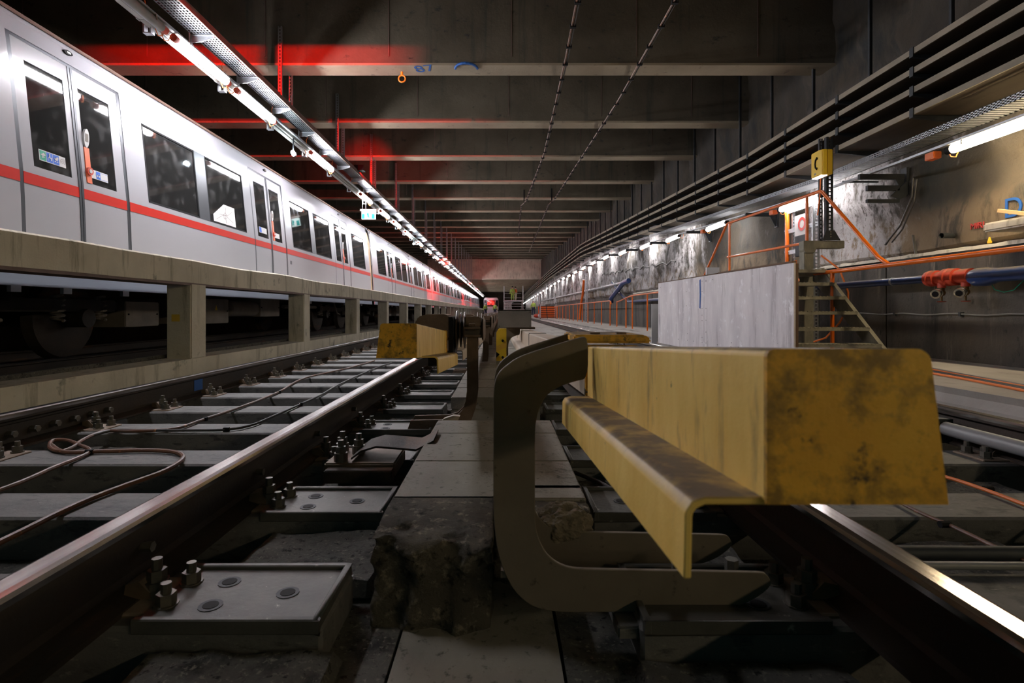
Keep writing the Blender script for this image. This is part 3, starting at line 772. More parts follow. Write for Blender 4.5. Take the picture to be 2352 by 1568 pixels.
# insulated brackets of the left line: clamp, ribbed insulators, narrow leg
def insulator_bracket(y, label, dz=0.0):
    t = thing('insulated_bracket', label, 'bracket', (-.16, y, ST), 'insulated brackets of the left line')
    hp = [(-.470, -.26), (-.470, -.08), (-.462, -.045), (-.440, -.025), (-.40, -.015), (-.31, -.015), (-.285, -.022), (-.268, -.045), (-.262, -.08), (-.262, -.26), (-.285, -.26), (-.285, -.15), (-.44, -.15), (-.44, -.26)]
    MB().prism([(a, b+dz) for a, b in hp], 'y', y-.14, y+.12).build('rail_housing', 'brown_steel', t, bevel=.008)
    MB().prism([(-.28, -.255+dz), (-.26, -.255+dz), (-.255, -.05+dz), (-.262, -.03+dz), (-.28, -.03+dz)], 'y', y-.15, y+.13).build('housing_gasket', 'black_rubber', t)
    for i, (xx, rr) in enumerate(((-.248, .112), (-.226, .100), (-.204, .105))):
        MB().tube([(xx-.010, y, -.105+dz), (xx-.003, y, -.105+dz), (xx+.002, y, -.105+dz), (xx+.010, y, -.105+dz)], [rr*.42, rr*.97, rr, rr*.42], 28).build('insulator_disc', 'insulator_brown', t, smooth=True)
    MB().cyl((-.262, y, -.105+dz), (-.09, y, -.105+dz), .045, 18).build('insulator_core', 'insulator_brown', t, smooth=True)
    MB().tube([(-.108, y, -.10+dz), (-.098, y, -.10+dz), (-.088, y, -.10+dz)], [.055, .075, .05], 24).build('insulator_disc', 'brown_steel', t, smooth=True)
    cb = MB().box(-.200, -.112, y-.08, y+.08, -.085+dz, -.028+dz).build('clamp_block', 'brown_steel', t, bevel=.006)
    MB().box(-.206, -.110, y-.10, y+.08, -.098+dz, -.086+dz).build('clamp_lip', 'brown_steel', t, bevel=.004)
    MB().box(-.204, -.112, y-.10, y+.08, -.142+dz, -.128+dz).build('clamp_lip', 'brown_steel', t, bevel=.004)
    MB().box(-.198, -.118, y-.05, y+.07, -.128+dz, -.098+dz).build('clamp_core', 'insulator_brown', t)
    MB().tube([(-.172, y-.105, -.078+dz), (-.172, y-.115, -.068+dz), (-.142, y-.115, -.068+dz), (-.142, y-.105, -.078+dz)], .004, 6).build('clamp_handle', 'brown_steel', t)
    leg = [(-.188, -.14+dz), (-.130, -.14+dz), (-.130, -.44), (-.134, -.49), (-.147, -.54), (-.17, -.59), (-.21, -.63), (-.27, -.645), (-.37, -.65), (-.37, -.70), (-.25, -.70), (-.215, -.68), (-.24, -.65)]
    leg = [(-.188, -.14+dz), (-.188, -.44), (-.195, -.50), (-.215, -.55), (-.25, -.585), (-.30, -.60), (-.50, -.605), (-.52, -.66), (-.27, -.665), (-.21, -.65), (-.165, -.61), (-.140, -.54), (-.130, -.45), (-.130, -.14+dz)]
    MB().prism(leg, 'y', y-.075, y-.063).build('bracket_leg', 'brown_steel', t, bevel=.001, segs=1)
    MB().prism(leg, 'y', y+.063, y+.075).build('bracket_leg', 'brown_steel', t, bevel=.001, segs=1)
    return t
t0 = insulator_bracket(3.10, 'brown insulated bracket right behind the short yellow cover end')
for i in range(1, 10):
    y = 3.10 + 2.75*i
    lab = ('brown insulated bracket of the left line, %s one behind the yellow cover end' % ORD[i]) if i < 5 else 'small far insulated bracket of the left line'
    d = dup(t0, (-.16, y, ST - interp([(0, .0), (3.1, 0), (9, .10), (99, .10)], y)*.35), lab)
# pale shell lying at the foot of the left bracket, strap clamp between rail and duct
MB().prism([(-.33, -.60), (-.30, -.565), (-.25, -.548), (-.215, -.552), (-.225, -.575), (-.26, -.60), (-.31, -.625)], 'y', 2.86, 2.90).build('sealing_shell', 'cover_beige', label='pale curved shell lying at the foot of the left bracket', cat='shell')
sc = thing('strap_clamp', 'dark steel clamp block with bent strap between the left rail and the duct', 'clamp', (-.50, 2.25, ST))
MB().box(-.70, -.42, 2.15, 2.40, ST+.005, ST+.065).build('block', 'brown_steel', sc, bevel=.006)
MB().box(-.685, -.42, 2.10, 2.15, ST+.0, ST+.05).build('block_front', 'rail_rust', sc, bevel=.004)
st = [(-.60, ST+.07), (-.56, ST+.10), (-.50, ST+.118), (-.42, ST+.112), (-.34, ST+.105), (-.27, ST+.14)]
MB().loft([(0, 0), (0, 0)], []) if False else None
m = MB()
for (x, z) in st: m.v += [(x, 2.18, z), (x, 2.36, z+.005), (x, 2.36, z+.013), (x, 2.18, z+.008)]
for i in range(len(st)-1):
    for j in range(4): j2 = (j+1) % 4; m.f.append((i*4+j, i*4+j2, i*4+4+j2, i*4+4+j))
m.build('strap', 'rail_rust', sc, smooth=True)
for i, (x, y) in enumerate(((-.64, 2.18), (-.60, 2.30), (-.68, 2.34))): put('strap_bolt', tall_me, sc, (x+.50, y-2.25, .05))

# ---------------------------------------------------------------- loose cables on the ground
def cable(name, pts, r, mat, label, sm=6):
    P = [Vector(p) for p in pts]; out = []
    for i in range(len(P)-1):
        p0 = P[max(i-1, 0)]; p1 = P[i]; p2 = P[i+1]; p3 = P[min(i+2, len(P)-1)]
        for s in range(sm):
            t = s/sm
            out.append(.5*((2*p1) + (p2-p0)*t + (2*p0-5*p1+4*p2-p3)*t*t + (3*p1-p0-3*p2+p3)*t**3))
    out.append(P[-1])
    return MB().tube(out, r, 8).build(name, mat, smooth=True, label=label, cat='cable')
def g(px, py, h=.012):    # surveyed point on the sleeper-top plane
    z = ST + h; Y = -z*1250/(py-715); return ((px-1150)/1250*Y, Y, z)
c1 = cable('copper_cable', [g(860, 828), g(800, 845), g(700, 868), g(640, 900), g(560, 932), g(470, 962), g(400, 984), g(300, 990), g(240, 990), g(190, 1010), g(170, 1025), g(140, 1036), g(115, 1028), g(120, 1012), g(150, 1010), g(178, 1020), g(205, 1038), g(120, 1075), g(40, 1110), g(-60, 1145), g(-300, 1230), g(-700, 1400)], .009, 'copper_cable', 'copper coloured cable looping over the sleepers of the left track')
c2 = cable('ground_cable', [g(900, 832), g(850, 850), g(780, 882), g(740, 905), g(690, 928), g(640, 950), g(580, 975), g(520, 986), g(440, 988), g(330, 988), g(260, 988), g(210, 1000)], .008, 'black_cable', 'dark cable snaking along the middle of the left track')
c3 = cable('copper_cable', [g(118, 1022), g(150, 1038), g(240, 1036), g(340, 1034), g(400, 1038), g(420, 1052), g(380, 1080), g(300, 1110), g(220, 1140), g(140, 1175), g(60, 1215), g(-40, 1265), g(-250, 1380), g(-700, 1700)], .010, 'copper_cable', 'thick copper cable bending back to the lower left corner')
c4 = cable('copper_cable', [g(1720, 1010), g(1900, 1060), g(2080, 1160), g(2180, 1205), g(2285, 1255), g(2420, 1320), g(2600, 1420)], .006, 'copper_cable', 'thin copper cable crossing the sleepers of the right track')
c5 = cable('copper_cable', [g(1980, 1040), g(2150, 1088), g(2250, 1120), g(2352, 1158), g(2480, 1210), g(2800, 1340)], .007, 'orange_cable', 'orange cable with black clip nearest the far rail of the right track')
for p, q in (((2270, 1122), c5), ((2170, 1204), c4)):
    a = Vector(g(p[0], p[1])); MB().cyl(a-Vector((.015, 0, 0)), a+Vector((.015, 0, -.0)), .011, 8).build('cable_clip', 'black_rubber', q)
for i, (px, py) in enumerate(((470, 962), (640, 900), (205, 1038))):
    a = Vector(g(px, py)); MB().cbox(a, (.03, .02, .022)).build('cable_clip', 'black_rubber', c1)
for (px, py) in ((520, 986), (690, 928)):
    a = Vector(g(px, py)); MB().cbox(a, (.03, .02, .022)).build('cable_clip', 'black_rubber', c2)
cable('ground_cable', [g(1320, 1085, -.02), g(1370, 1105, -.02), g(1420, 1130, -.02), g(1500, 1150, -.02)], .009, 'black_cable', 'short dark cable beside the duct behind the near bracket')
# point rods across the right track and conduit along the far rail
for i, (py, r_) in enumerate(((1268, .019), (1297, .010))):
    z = ST + .02; Y = .645*1250/(py-715)
    MB().cyl((.84, Y, z), (2.28, Y-.02, z), r_, 12).build('cross_pipe', 'pipe_grey' if i else 'dark_steel', smooth=True,
        label=['thick dark pipe lying across the right track', 'thin dark rod lying across the right track beside the thick pipe'][i], cat='pipe')
cd = thing('rail_conduit', 'grey round conduit along the foot of the far right rail', 'conduit', (2.24, 2.9, -.62))
for a, b in ((2.1, 2.72), (2.80, 3.5), (3.58, 4.6)): MB().cyl((2.225, a, -.585), (2.225, b, -.585), .034, 16).build('conduit', 'pipe_grey', cd, smooth=True)
for a in (2.76, 3.54): MB().box(2.18, 2.27, a-.03, a+.03, -.66, -.54).build('conduit_clip', 'dark_steel', cd)
# bundle of cables on the deck
for i in range(5):
    cable('deck_cable', [(3.2+.05*i, 3.2, -.49), (3.35+.05*i, 3.9+.05*i, -.488), (3.45+.06*i, 4.6, -.49), (3.55+.09*i, 5.3+.1*i, -.49)], .009, ['orange_cable', 'black_cable', 'black_cable', 'orange_cable', 'grey_cable'][i],
          ['orange cable of the bundle on the deck, nearest the track', 'black cable in the deck bundle beside the orange one', 'second black cable in the middle of the deck bundle', 'orange cable of the deck bundle nearer the wall', 'pale grey cable at the wall side of the deck bundle'][i])
# ---------------------------------------------------------------- metro train, seven cars
PROF = [(.22, -4.10), (.60, -4.13), (1.0, -4.145), (1.25, -4.16), (1.30, -4.165), (2.24, -4.26), (2.44, -4.285), (2.60, -4.315), (2.66, -4.345)]
def xs(z):
    for (a, xa), (b, xb) in zip(PROF, PROF[1:]):
        if z <= b: return xa + (xb-xa)*(z-a)/(b-a)
    return PROF[-1][1]
DOORS = [3.1, 7.6, 12.1]; DH = .70; CARL = 15.35
WINS = [(.85, 2.15), (4.14, 5.24), (5.50, 6.63), (8.64, 9.74), (10.0, 11.13), (13.15, 14.5)]
WZ0, WZ1 = 1.29, 2.23
def side_panel(m, y0, y1, z0, z1, off=0.0, th=.03):
    zs = [z0] + [a for a, _ in PROF if z0 < a < z1] + [z1]
    for a, b in zip(zs, zs[1:]):
        xa, xb = xs(a)+off, xs(b)+off
        m.add([(xa, y0, a), (xa, y1, a), (xb, y1, b), (xb, y0, b), (xa-th, y0, a), (xa-th, y1, a), (xb-th, y1, b), (xb-th, y0, b)],
              [(0,1,2,3), (7,6,5,4), (0,4,5,1), (3,2,6,7), (0,3,7,4), (1,5,6,2)])
def build_car():
    t = thing('metro_car', 'x', 'train', (0, 0, 0), 'cars of the parked white metro train')
    # body side: full-height strips between openings
    m = MB()
    ops = [(d-DH, d+DH, .60, 2.45) for d in DOORS] + [(a, b, WZ0, WZ1) for a, b in WINS]
    edges = sorted(set([0.06, CARL-.30] + [e for o in ops for e in o[:2]]))
    for a, b in zip(edges, edges[1:]):
        mid = (a+b)/2; o = [q for q in ops if q[0] < mid < q[1]]
        if not o: side_panel(m, a, b, .60, 2.66)
        else:
            if o[0][2] > .61: side_panel(m, a, b, .60, o[0][2])
            side_panel(m, a, b, o[0][3], 2.66)
    # roof curve, far side, ends
    rp = [(-4.345, 2.66), (-4.42, 2.74), (-4.62, 2.86), (-4.95, 2.95), (-5.5, 2.98), (-6.05, 2.95), (-6.4, 2.85), (-6.65, 2.66), (-6.85, 1.3), (-6.87, .60), (-6.84, .60), (-6.82, 1.3), (-6.62, 2.64), (-6.38, 2.82), (-6.05, 2.92), (-5.5, 2.95), (-4.95, 2.92), (-4.62, 2.83), (-4.44, 2.72), (-4.37, 2.64)]
    m.prism(rp, 'y', .06, CARL-.30)
    m.build('body_shell', 'train_white', t)
    MB().box(-6.8, -4.2, .10, CARL-.34, .62, .70).build('floor_pan', 'train_dark', t)
    MB().box(-6.7, -6.66, .1, CARL-.34, .7, 2.6).box(-6.7, -4.3, .1, .14, .7, 2.6).box(-6.7, -4.3, CARL-.38, CARL-.34, .7, 2.6).build('interior_lining', 'interior_dark', t)
    m = MB()   # gutter line at the roof edge
    m.prism([(-4.33, 2.655), (-4.322, 2.662), (-4.33, 2.69), (-4.36, 2.70), (-4.37, 2.67)], 'y', .06, CARL-.30)
    m.build('roof_gutter', 'roof_redlit', t)
    # skirt with hanging tabs
    m = MB(); side_panel(m, .06, 5.0, .22, .60, .004); side_panel(m, 5.02, CARL-.3, .22, .60, .004)
    for y in (1.2, 1.75, 2.25, 2.8, 3.6, 9.4, 12.0, 12.6, 13.1, 13.7): m.box(xs(.22)-.03, xs(.22)+.004, y, y+.10, .165, .225)
    m.build('skirt', 'train_skirt', t)
    # stripe
    m = MB()
    e2 = [.06] + [v for d in DOORS for v in (d-DH, d+DH)] + [CARL-.30]
    for a, b in zip(e2[::2], e2[1::2]): side_panel(m, a, b, 1.125, 1.225, .004, .004)
    m.build('red_stripe', 'train_red', t)
    # windows
    for i, (a, b) in enumerate(WINS):
        m = MB(); side_panel(m, a+.02, b-.02, WZ0+.02, WZ1-.02, -.008, .006); wn = m.build('window_pane', 'window_glass', t)
        m = MB()
        for (p, q, r_, s) in ((a, a+.022, WZ0, WZ1), (b-.022, b, WZ0, WZ1), (a, b, WZ0, WZ0+.022), (a, b, WZ1-.022, WZ1)): side_panel(m, p, q, r_, s, .002, .02)
        m.build('window_seal', 'black_rubber', wn)
    for a, b in ((5.24, 5.50), (9.74, 10.0)):
        m = MB(); side_panel(m, a, b, WZ0, WZ1, .003, .004); m.build('window_post', 'train_grey', t)
    # doors
    for d in DOORS:
        for sgn in (-1, 1):
            a, b = (d-DH+.045, d-.012) if sgn < 0 else (d+.012, d+DH-.045)
            wa, wb = (a+.12, b-.09) if sgn < 0 else (a+.07, b-.14)
            m = MB()
            for (p, q, r_, s) in ((a, wa, .56, 2.42), (wb, b, .56, 2.42), (wa, wb, .56, 1.30), (wa, wb, 2.25, 2.42)): side_panel(m, p, q, r_, s, -.006)
            dl = m.build('door_leaf', 'train_white', t)
            m = MB(); side_panel(m, wa, wb, 1.30, 2.25, -.012, .006); m.build('door_glass', 'window_glass', dl)
            m = MB(); side_panel(m, a, b, 1.125, 1.225, -.002, .004); m.build('door_stripe', 'train_red', dl)
            if sgn > 0:
                m = MB(); side_panel(m, wa+.004, wa+.070, 1.30, 1.66, .001, .01); m.build('grab_strip', 'salmon', dl)
                x = xs(1.75)
                m = MB(); m.prism([(wa+.037 + .034*math.cos(q), 1.755 + .095*math.sin(q)) for q in [2*math.pi*i/20 for i in range(20)]], 'x', x-.01, x+.012); m.build('door_sensor', 'white_paint', dl)
                MB().box(x+.010, x+.014, wa+.018, wa+.056, 1.72, 1.80).build('sensor_window', 'under_grey', dl)
                MB().cyl((xs(1.42)-.005, wa+.037, 1.42), (xs(1.42)+.02, wa+.037, 1.42), .040, 18).build('door_button', 'red_fitting', dl)
                MB().cyl((xs(1.42)+.02, wa+.037, 1.42), (xs(1.42)+.024, wa+.037, 1.42), .020, 14).build('button_ring', 'white_paint', dl)
        m = MB()
        side_panel(m, d-DH, d-DH+.045, .56, 2.45, -.004); side_panel(m, d+DH-.045, d+DH, .56, 2.45, -.004); side_panel(m, d-DH, d+DH, 2.42, 2.45, -.004)
        m.build('door_frame', 'train_grey', t)
        m = MB(); side_panel(m, d-.030, d-.004, .56, 2.42, .0, .03); side_panel(m, d+.004, d+.030, .56, 2.42, .0, .03); m.build('door_seal', 'train_grey', t)
        m = MB(); side_panel(m, d-.004, d+.004, .56, 2.42, -.006, .03); m.build('door_gap', 'black_rubber', t)
        lx = xs(2.56)
        m = MB(); m.prism([(d + .055*math.cos(q), 2.565 + .022*math.sin(q)) for q in [2*math.pi*i/18 for i in range(18)]], 'x', lx-.01, lx+.02); m.build('door_lamp', 'black_rubber', t)
        MB().box(lx+.018, lx+.023, d-.02, d+.025, 2.557, 2.573).build('lamp_lens', 'chrome', t)
        # interior grab pole
        MB().tube([(-4.62, d+.28, .72), (-4.62, d+.28, 1.95), (-4.62, d+.33, 2.02)], .019, 8).cyl((-4.62, d+.28, 1.80), (-4.62, d+.45, 1.80), .012, 6).build('grab_pole', 'pole_yellow', t)
        MB().cyl((-4.75, d-.25, .72), (-4.75, d-.25, 2.5), .019, 8).build('grab_pole', 'pole_yellow', t)
    # small marking and sticker beside doors
    MB().box(xs(1.0)+.001, xs(1.0)+.004, 8.42, 8.50, .93, 1.00).build('hatch_mark', 'train_grey', t)
    # gangway bellows
    m = MB(); prof = []
    for i in range(13):
        y = CARL-.30 + .36*i/12; d_ = .03 if i % 2 else 0
        prof.append((y, d_))
    path_v = []
    for (y, d_) in prof:
        for (x, z) in ((-4.15-d_, .40), (-4.27-d_, 2.2), (-4.36-d_, 2.55), (-4.8, 2.75-d_), (-6.2, 2.75-d_), (-6.7+d_, 2.2), (-6.7+d_, .40)): m.v.append((x, y, z))
    for i in range(12):
        for j in range(6): m.f.append((i*7+j, i*7+j+1, i*7+8+j, i*7+7+j))
    m.build('gangway_bellows', 'bellows', t)
    # underframe equipment
    MB().box(-6.6, -4.3, .1, CARL-.3, .40, .60).build('underframe', 'train_dark', t)
    def case(a, b, z0, z1, x=-4.55, mark=False):
        o = MB().box(-6.3, x, a, b, z0, z1).build('equipment_case', 'under_grey', t, bevel=.01)
        for yy in (a+.05, b-.05): MB().cyl((x, yy, (z0+z1)/2), (x+.01, yy, (z0+z1)/2), .012, 6).build('case_bolt', 'black_rubber', o)
        if mark: MB().prism([((a+b)/2-.04, .02), ((a+b)/2+.04, .02), ((a+b)/2, .10)], 'x', x+.001, x+.004).build('warning_triangle', 'phone_yellow', o)
    case(4.30, 4.95, -.19, .12); case(6.0, 6.8, -.19, .20, mark=True); case(8.0, 8.9, -.1, .25)
    MB().cyl((-4.7, 7.0, .05), (-4.7, 8.3, .05), .14, 16).sphere((-4.7, 7.0, .05), .14, 12, 6, (1, .5, 1)).sphere((-4.7, 8.3, .05), .14, 12, 6, (1, .5, 1)).build('air_tank', 'under_grey', t, smooth=True)
    MB().cyl((-4.6, 9.2, .10), (-4.6, 11.2, .10), .04, 8).build('air_pipe', 'under_grey', t)
    # bogies
    for by in (2.6, 12.9):
        bg = MB().box(-4.66, -4.54, by-1.55, by+1.55, .0, .13).box(-6.4, -6.3, by-1.5, by+1.5, .0, .13).box(-6.4, -4.6, by-.25, by+.25, .0, .25).build('bogie_frame', 'train_dark', t, bevel=.02)
        for dy in (-1.05, 1.05):
            for xw in (-4.80, -6.15):
                wm = MB().tube([(xw-.06, by+dy, -.075), (xw-.055, by+dy, -.075), (xw+.04, by+dy, -.075), (xw+.055, by+dy, -.075)], [.44, .455, .42, .36], 32)
                wm.build('wheel', 'rail_rust', bg, smooth=True)
            MB().cyl((-4.75, by+dy, -.075), (-4.50, by+dy, -.075), .10, 14).build('axle_box', 'train_dark', bg)
            MB().cyl((-6.2, by+dy, -.075), (-4.8, by+dy, -.075), .07, 10).build('axle', 'train_dark', bg)
            for s in (-.30, .30):   # coil springs
                MB().tube([(-4.60 + .055*math.cos(q), by+dy+s + .055*math.sin(q), -.10 + .27*q/(2*math.pi*5)) for q in [i*math.pi/6 for i in range(61)]], .014, 5).build('coil_spring', 'under_grey', bg)
        MB().cyl((-4.60, by, .10), (-4.60, by, .42), .14, 16).build('air_spring', 'black_rubber', bg, smooth=True)
        MB().tube([(-4.5, by-.6, .35), (-4.47, by-.5, .1), (-4.48, by-.3, -.05), (-4.5, by, -.08)], .018, 6).build('brake_hose', 'under_grey', bg)
    return t
car = build_car(); car.location = (0, 2.3, 0)
labs = ['nearest white metro car with red stripe, whose double doors stand at the left edge', 'second white metro car, beyond the first beige gangway bellows',
        'third metro car, tinted red by the signal lamps', 'fourth metro car along the parked train', 'fifth metro car along the parked train', 'sixth metro car, tiny in the distance', 'last metro car of the parked train']
car['label'] = labs[0]
cars = [car]
for i in range(1, 7): cars.append(dup(car, (0, 2.3 + 15.4*i, 0), labs[i]))
prev = dup(car, (0, 2.3-15.4, 0), 'metro car standing beside and behind the camera, out of frame')
# things that only the first car shows: stickers
T = Vector((0, 2.3, 0))
def leafs(c): return [o for o in c.children if o.name.startswith('door_leaf')]
lf = leafs(car)
d1l, d1r, d2r = lf[0], lf[1], lf[3]
def sticker(parent, y0, y1, z0, z1, mat, off=.004, name='sticker', th=.003):
    m = MB(); side_panel(m, y0, y1, z0, z1, off-.012, th)
    o = m.build(name, mat); o.parent = parent; return o
def glyph(parent, shapes, y, z, s, mat='white_paint', name='pictogram'):
    m = MB()
    for sh in shapes:
        x = xs(z) - .0065
        m.prism([(y + a*s, z + b*s) for a, b in sh], 'x', x-.001, x+.0015)
    o = m.build(name, mat); o.parent = parent; return o
def circ(cx, cy, r, n=12): return [(cx + r*math.cos(2*math.pi*i/n), cy + r*math.sin(2*math.pi*i/n)) for i in range(n)]
def ringm(parent, y, z, r0, r1, mat):
    m = MB(); x = xs(z)-.006; n = 20
    for i in range(n):
        a, b = 2*math.pi*i/n, 2*math.pi*(i+1)/n
        m.add([(x, y+r0*math.cos(a), z+r0*math.sin(a)), (x, y+r1*math.cos(a), z+r1*math.sin(a)), (x, y+r1*math.cos(b), z+r1*math.sin(b)), (x, y+r0*math.cos(b), z+r0*math.sin(b))], [(0,1,2,3)])
    o = m.build('pictogram_ring', mat); o.parent = parent
a0 = 3.1-.7+.045+.12 + .07
sticker(d1l, a0, a0+.30, 1.375, 1.475, 'white_paint')
for i, mt in enumerate(('sign_green', 'sign_blue', 'sign_blue')): sticker(d1l, a0+.006+.074*i, a0+.074+.074*i, 1.381, 1.469, mt, .0048)
cy = a0+.04
glyph(d1l, [[(-.9,.1),(.2,.9),(.9,.2),(.5,-.1),(-.6,.0)], [(-.3,.1),(.1,.1),(.0,-.8),(-.3,-.8)], [(0,-.3),(.6,-.3),(.6,-.5),(0,-.5)]], cy, 1.425, .03)
cy = a0+.114
glyph(d1l, [circ(-.1,.85,.18), [(-.25,.6),(.05,.6),(.05,.05),(.6,.05),(.75,-.7),(.55,-.7),(.4,-.15),(-.25,-.15)]], cy, 1.425, .034)
ringm(d1l, cy-.003, 1.408, .016, .021, 'white_paint')
cy = a0+.188
glyph(d1l, [[(-.7,.4),(-.1,.3),(.2,.9),(.7,.7),(.6,0),(.2,-.2),(-.4,-.1)], circ(-.35,-.6,.28), circ(.4,-.65,.28)], cy, 1.425, .033)
ringm(d1l, a0+.262, 1.425, .025, .029, 'under_grey'); ringm(d1l, a0+.262, 1.425, .010, .014, 'under_grey')
a1 = 3.1+.012+.07 + .078
sticker(d1r, a1, a1+.235, 1.365, 1.455, 'white_paint')
sticker(d1r, a1+.068, a1+.128, 1.371, 1.449, 'sign_blue', .0048)
glyph(d1r, [circ(-.5,-.3,.35), circ(.5,-.3,.35), [(-.4,-.3),(0,.4),(.4,-.3),(.1,.5),(-.1,.5)]], a1+.098, 1.41, .026)
ringm(d1r, a1+.034, 1.41, .023, .026, 'under_grey')
for z in (1.375, 1.442): sticker(d1r, a1+.134, a1+.228, z, z+.003, 'sign_blue', .0048)
a2 = 7.6+.012+.07 + .078
sticker(d2r, a2, a2+.235, 1.365, 1.455, 'white_paint'); sticker(lf[2], 7.6-.7+.045+.19, 7.6-.7+.045+.19+.30, 1.375, 1.475, 'white_paint')
sticker(lf[2], 7.6-.7+.045+.20, 7.6-.7+.045+.28, 1.381, 1.469, 'sign_blue', .0048)
for q in car.children:
    if q.name.startswith('window_pane') and abs(min(v.co.y for v in q.data.vertices)-5.52) < .02:
        # network map glued in the lower right corner of the pane
        m = MB(); x = lambda z: xs(z)-.0075
        pts = [(5.62, 1.32), (6.28, 1.32), (6.28, 1.62), (5.95, 1.62), (5.62, 1.42)]
        m.add([(x(z)+.002, y, z) for y, z in pts], [(0,1,2,3,4)]); o = m.build('network_map', 'plywood'); o.parent = q
        m = MB()
        for L_ in ([(5.7,1.36),(5.9,1.45),(6.05,1.47),(6.2,1.55)], [(5.98,1.34),(5.97,1.47),(6.02,1.6)], [(5.8,1.45),(5.97,1.46),(6.2,1.38)], [(5.93,1.40),(6.0,1.41),(6.03,1.46),(5.97,1.50),(5.92,1.46),(5.93,1.40)]):
            m.tube([(x(z)+.003, y, z) for y, z in L_], .0022, 4)
        o = m.build('map_lines', 'under_grey'); o.parent = q

# ---------------------------------------------------------------- approaching train at the tunnel end
ft = thing('distant_train', 'white train front with red-lit cab windows at the far end of the left track', 'train', (-1.62, 92, -.3))
MB().prism([(-2.85, -.3), (-.40, -.3), (-.40, 2.0), (-.55, 2.32), (-2.7, 2.32), (-2.85, 2.0)], 'y', 92, 106).build('body', 'train_white', ft, bevel=.05)
MB().box(-2.25, -.98, 91.96, 92.02, .85, 1.9).build('windscreen', 'window_glass', ft)
MB().box(-2.78, -2.36, 91.96, 92.02, .85, 1.9).build('side_screen', 'window_glass', ft)
MB().box(-.86, -.46, 91.96, 92.02, .85, 1.9).build('side_screen', 'black_rubber', ft)
for x in (-2.0, -1.3): MB().box(x-.22, x+.22, 91.93, 91.97, 1.1, 1.6).build('red_cab_light', 'red_cab', ft)
for x in (-2.7, -2.5, -.75, -.55): MB().cyl((x, 91.95, .35), (x, 92.0, .35), .07, 10).build('head_lamp', 'black_rubber', ft)
MB().box(-2.7, -.5, 92.1, 105, -.65, -.3).build('running_gear', 'train_dark', ft)
# ---------------------------------------------------------------- left cable tray, hangers, lighting trunk, tubes
TX0, TX1, TZ = -3.40, -3.17, 3.05
ct = thing('cable_tray', 'long perforated steel cable tray hung above the walkway on the left', 'cable tray', (-3.28, 5, TZ))
m = MB()
nslot = 7; W = TX1-TX0
for i in range(nslot+1):
    x = TX0 + W*i/nslot
    m.box(x-.007, x+.007, -3, 15, TZ, TZ+.0012)
y = -3.0
while y < 15:
    m.box(TX0, TX1, y, y+.016, TZ-.0002, TZ+.0010); y += .048
m.build('perforated_floor', 'tray_steel', ct)
MB().box(TX0, TX1, 15, YE, TZ, TZ+.0012).build('solid_floor', 'tray_steel', ct)
MB().box(TX0-.003, TX0, -3, YE, TZ, TZ+.06).build('side_flange', 'tray_steel', ct)
MB().box(TX1, TX1+.018, -3, YE, TZ-.004, TZ+.07).build('outer_edge', 'tray_edge', ct)
m = MB()
for i in range(6): m.cyl((TX0+.03+.03*i, -3, TZ+.018), (TX0+.03+.03*i, YE, TZ+.018), .011, 6)
m.build('laid_cables', 'black_cable', ct)
arm_me = MB().prism([(-3.42, TZ-.008), (TX1+.01, TZ-.008), (TX1+.01, TZ-.03), (-3.30, TZ-.075), (-3.42, TZ-.085)], 'y', -.004, .004).box(-3.42, TX1+.01, -.02, .02, TZ-.008, TZ-.003).box(-3.43, -3.415, -.025, .025, TZ-.10, TZ+.12)
arm_me = arm_me.mesh('cantilever_arm', 'galvanised', off=(-3.28, 0, TZ))
for k in range(46):
    put('cantilever_arm', arm_me, ct, (0, 3.85 + 1.08*k - 5, 0))
# drop cables
for k in range(10):
    y = 5.2 + 1.45*k
    MB().tube([(TX0+.02, y, TZ+.02), (TX0-.02, y+.02, TZ-.04), (-3.42, y+.05, 2.93)], .005, 5).build('drop_cable', 'orange_cable', ct)

def slotted(m, x, y, z0, z1, wd=.045, dp=.03, pitch=.05, axis='x'):
    # C-profile with real slots: two face strips joined by rungs, plus side flanges
    a = wd*.36
    for s in (-1, 1):
        if axis == 'x': m.box(x+s*wd/2, x+s*(wd/2-a), y, y+.003, z0, z1); m.box(x+s*wd/2, x+s*(wd/2-.003), y, y+dp, z0, z1)
        else: m.box(x, x+.003, y+s*wd/2, y+s*(wd/2-a), z0, z1); m.box(x, x+dp, y+s*wd/2, y+s*(wd/2-.003), z0, z1)
    z = z0
    while z < z1:
        if axis == 'x': m.box(x-wd/2+a, x+wd/2-a, y, y+.003, z, z+.018)
        else: m.box(x, x+.003, y-wd/2+a, y+wd/2-a, z, z+.018)
        z += pitch
for i, y in enumerate(beam_y[2:]):
    if y > 62: break
    far = i > 9
    for s, nm in ((-.37, 'front'), (.015, 'rear')):
        yy = y + s
        z1 = zz(y) + (.55 if s < 0 else .10)
        m = MB()
        if far: m.box(-3.19, -3.14, yy, yy+.03, TZ+.06, z1)
        else: slotted(m, -3.165, yy, TZ+.05, z1, wd=.06)
        k = i - 2
        lab = 'slotted hanger of the tray, %s bar of the %s pair from the camera' % (nm, ORD[i]) if i < 9 else 'small far slotted hanger of the cable tray'
        m.build('tray_hanger', 'galvanised', label=lab, cat='hanger', group='slotted hangers of the left cable tray')
lt = thing('lighting_trunk', 'white sheet trunking that carries the tube lamps below the left cable tray', 'trunking', (-3.48, 5, 2.87))
y = 1.0; k = 0
while y < 60:
    MB().box(-3.56, -3.44, y, y+1.44, 2.868, 2.915).build('trunk_section', 'white_trunk', lt)
    if k < 14: MB().box(-3.566, -3.555, y+1.41, y+1.47, 2.862, 2.918).build('joint_cover', 'white_trunk', lt)
    y += 1.45; k += 1
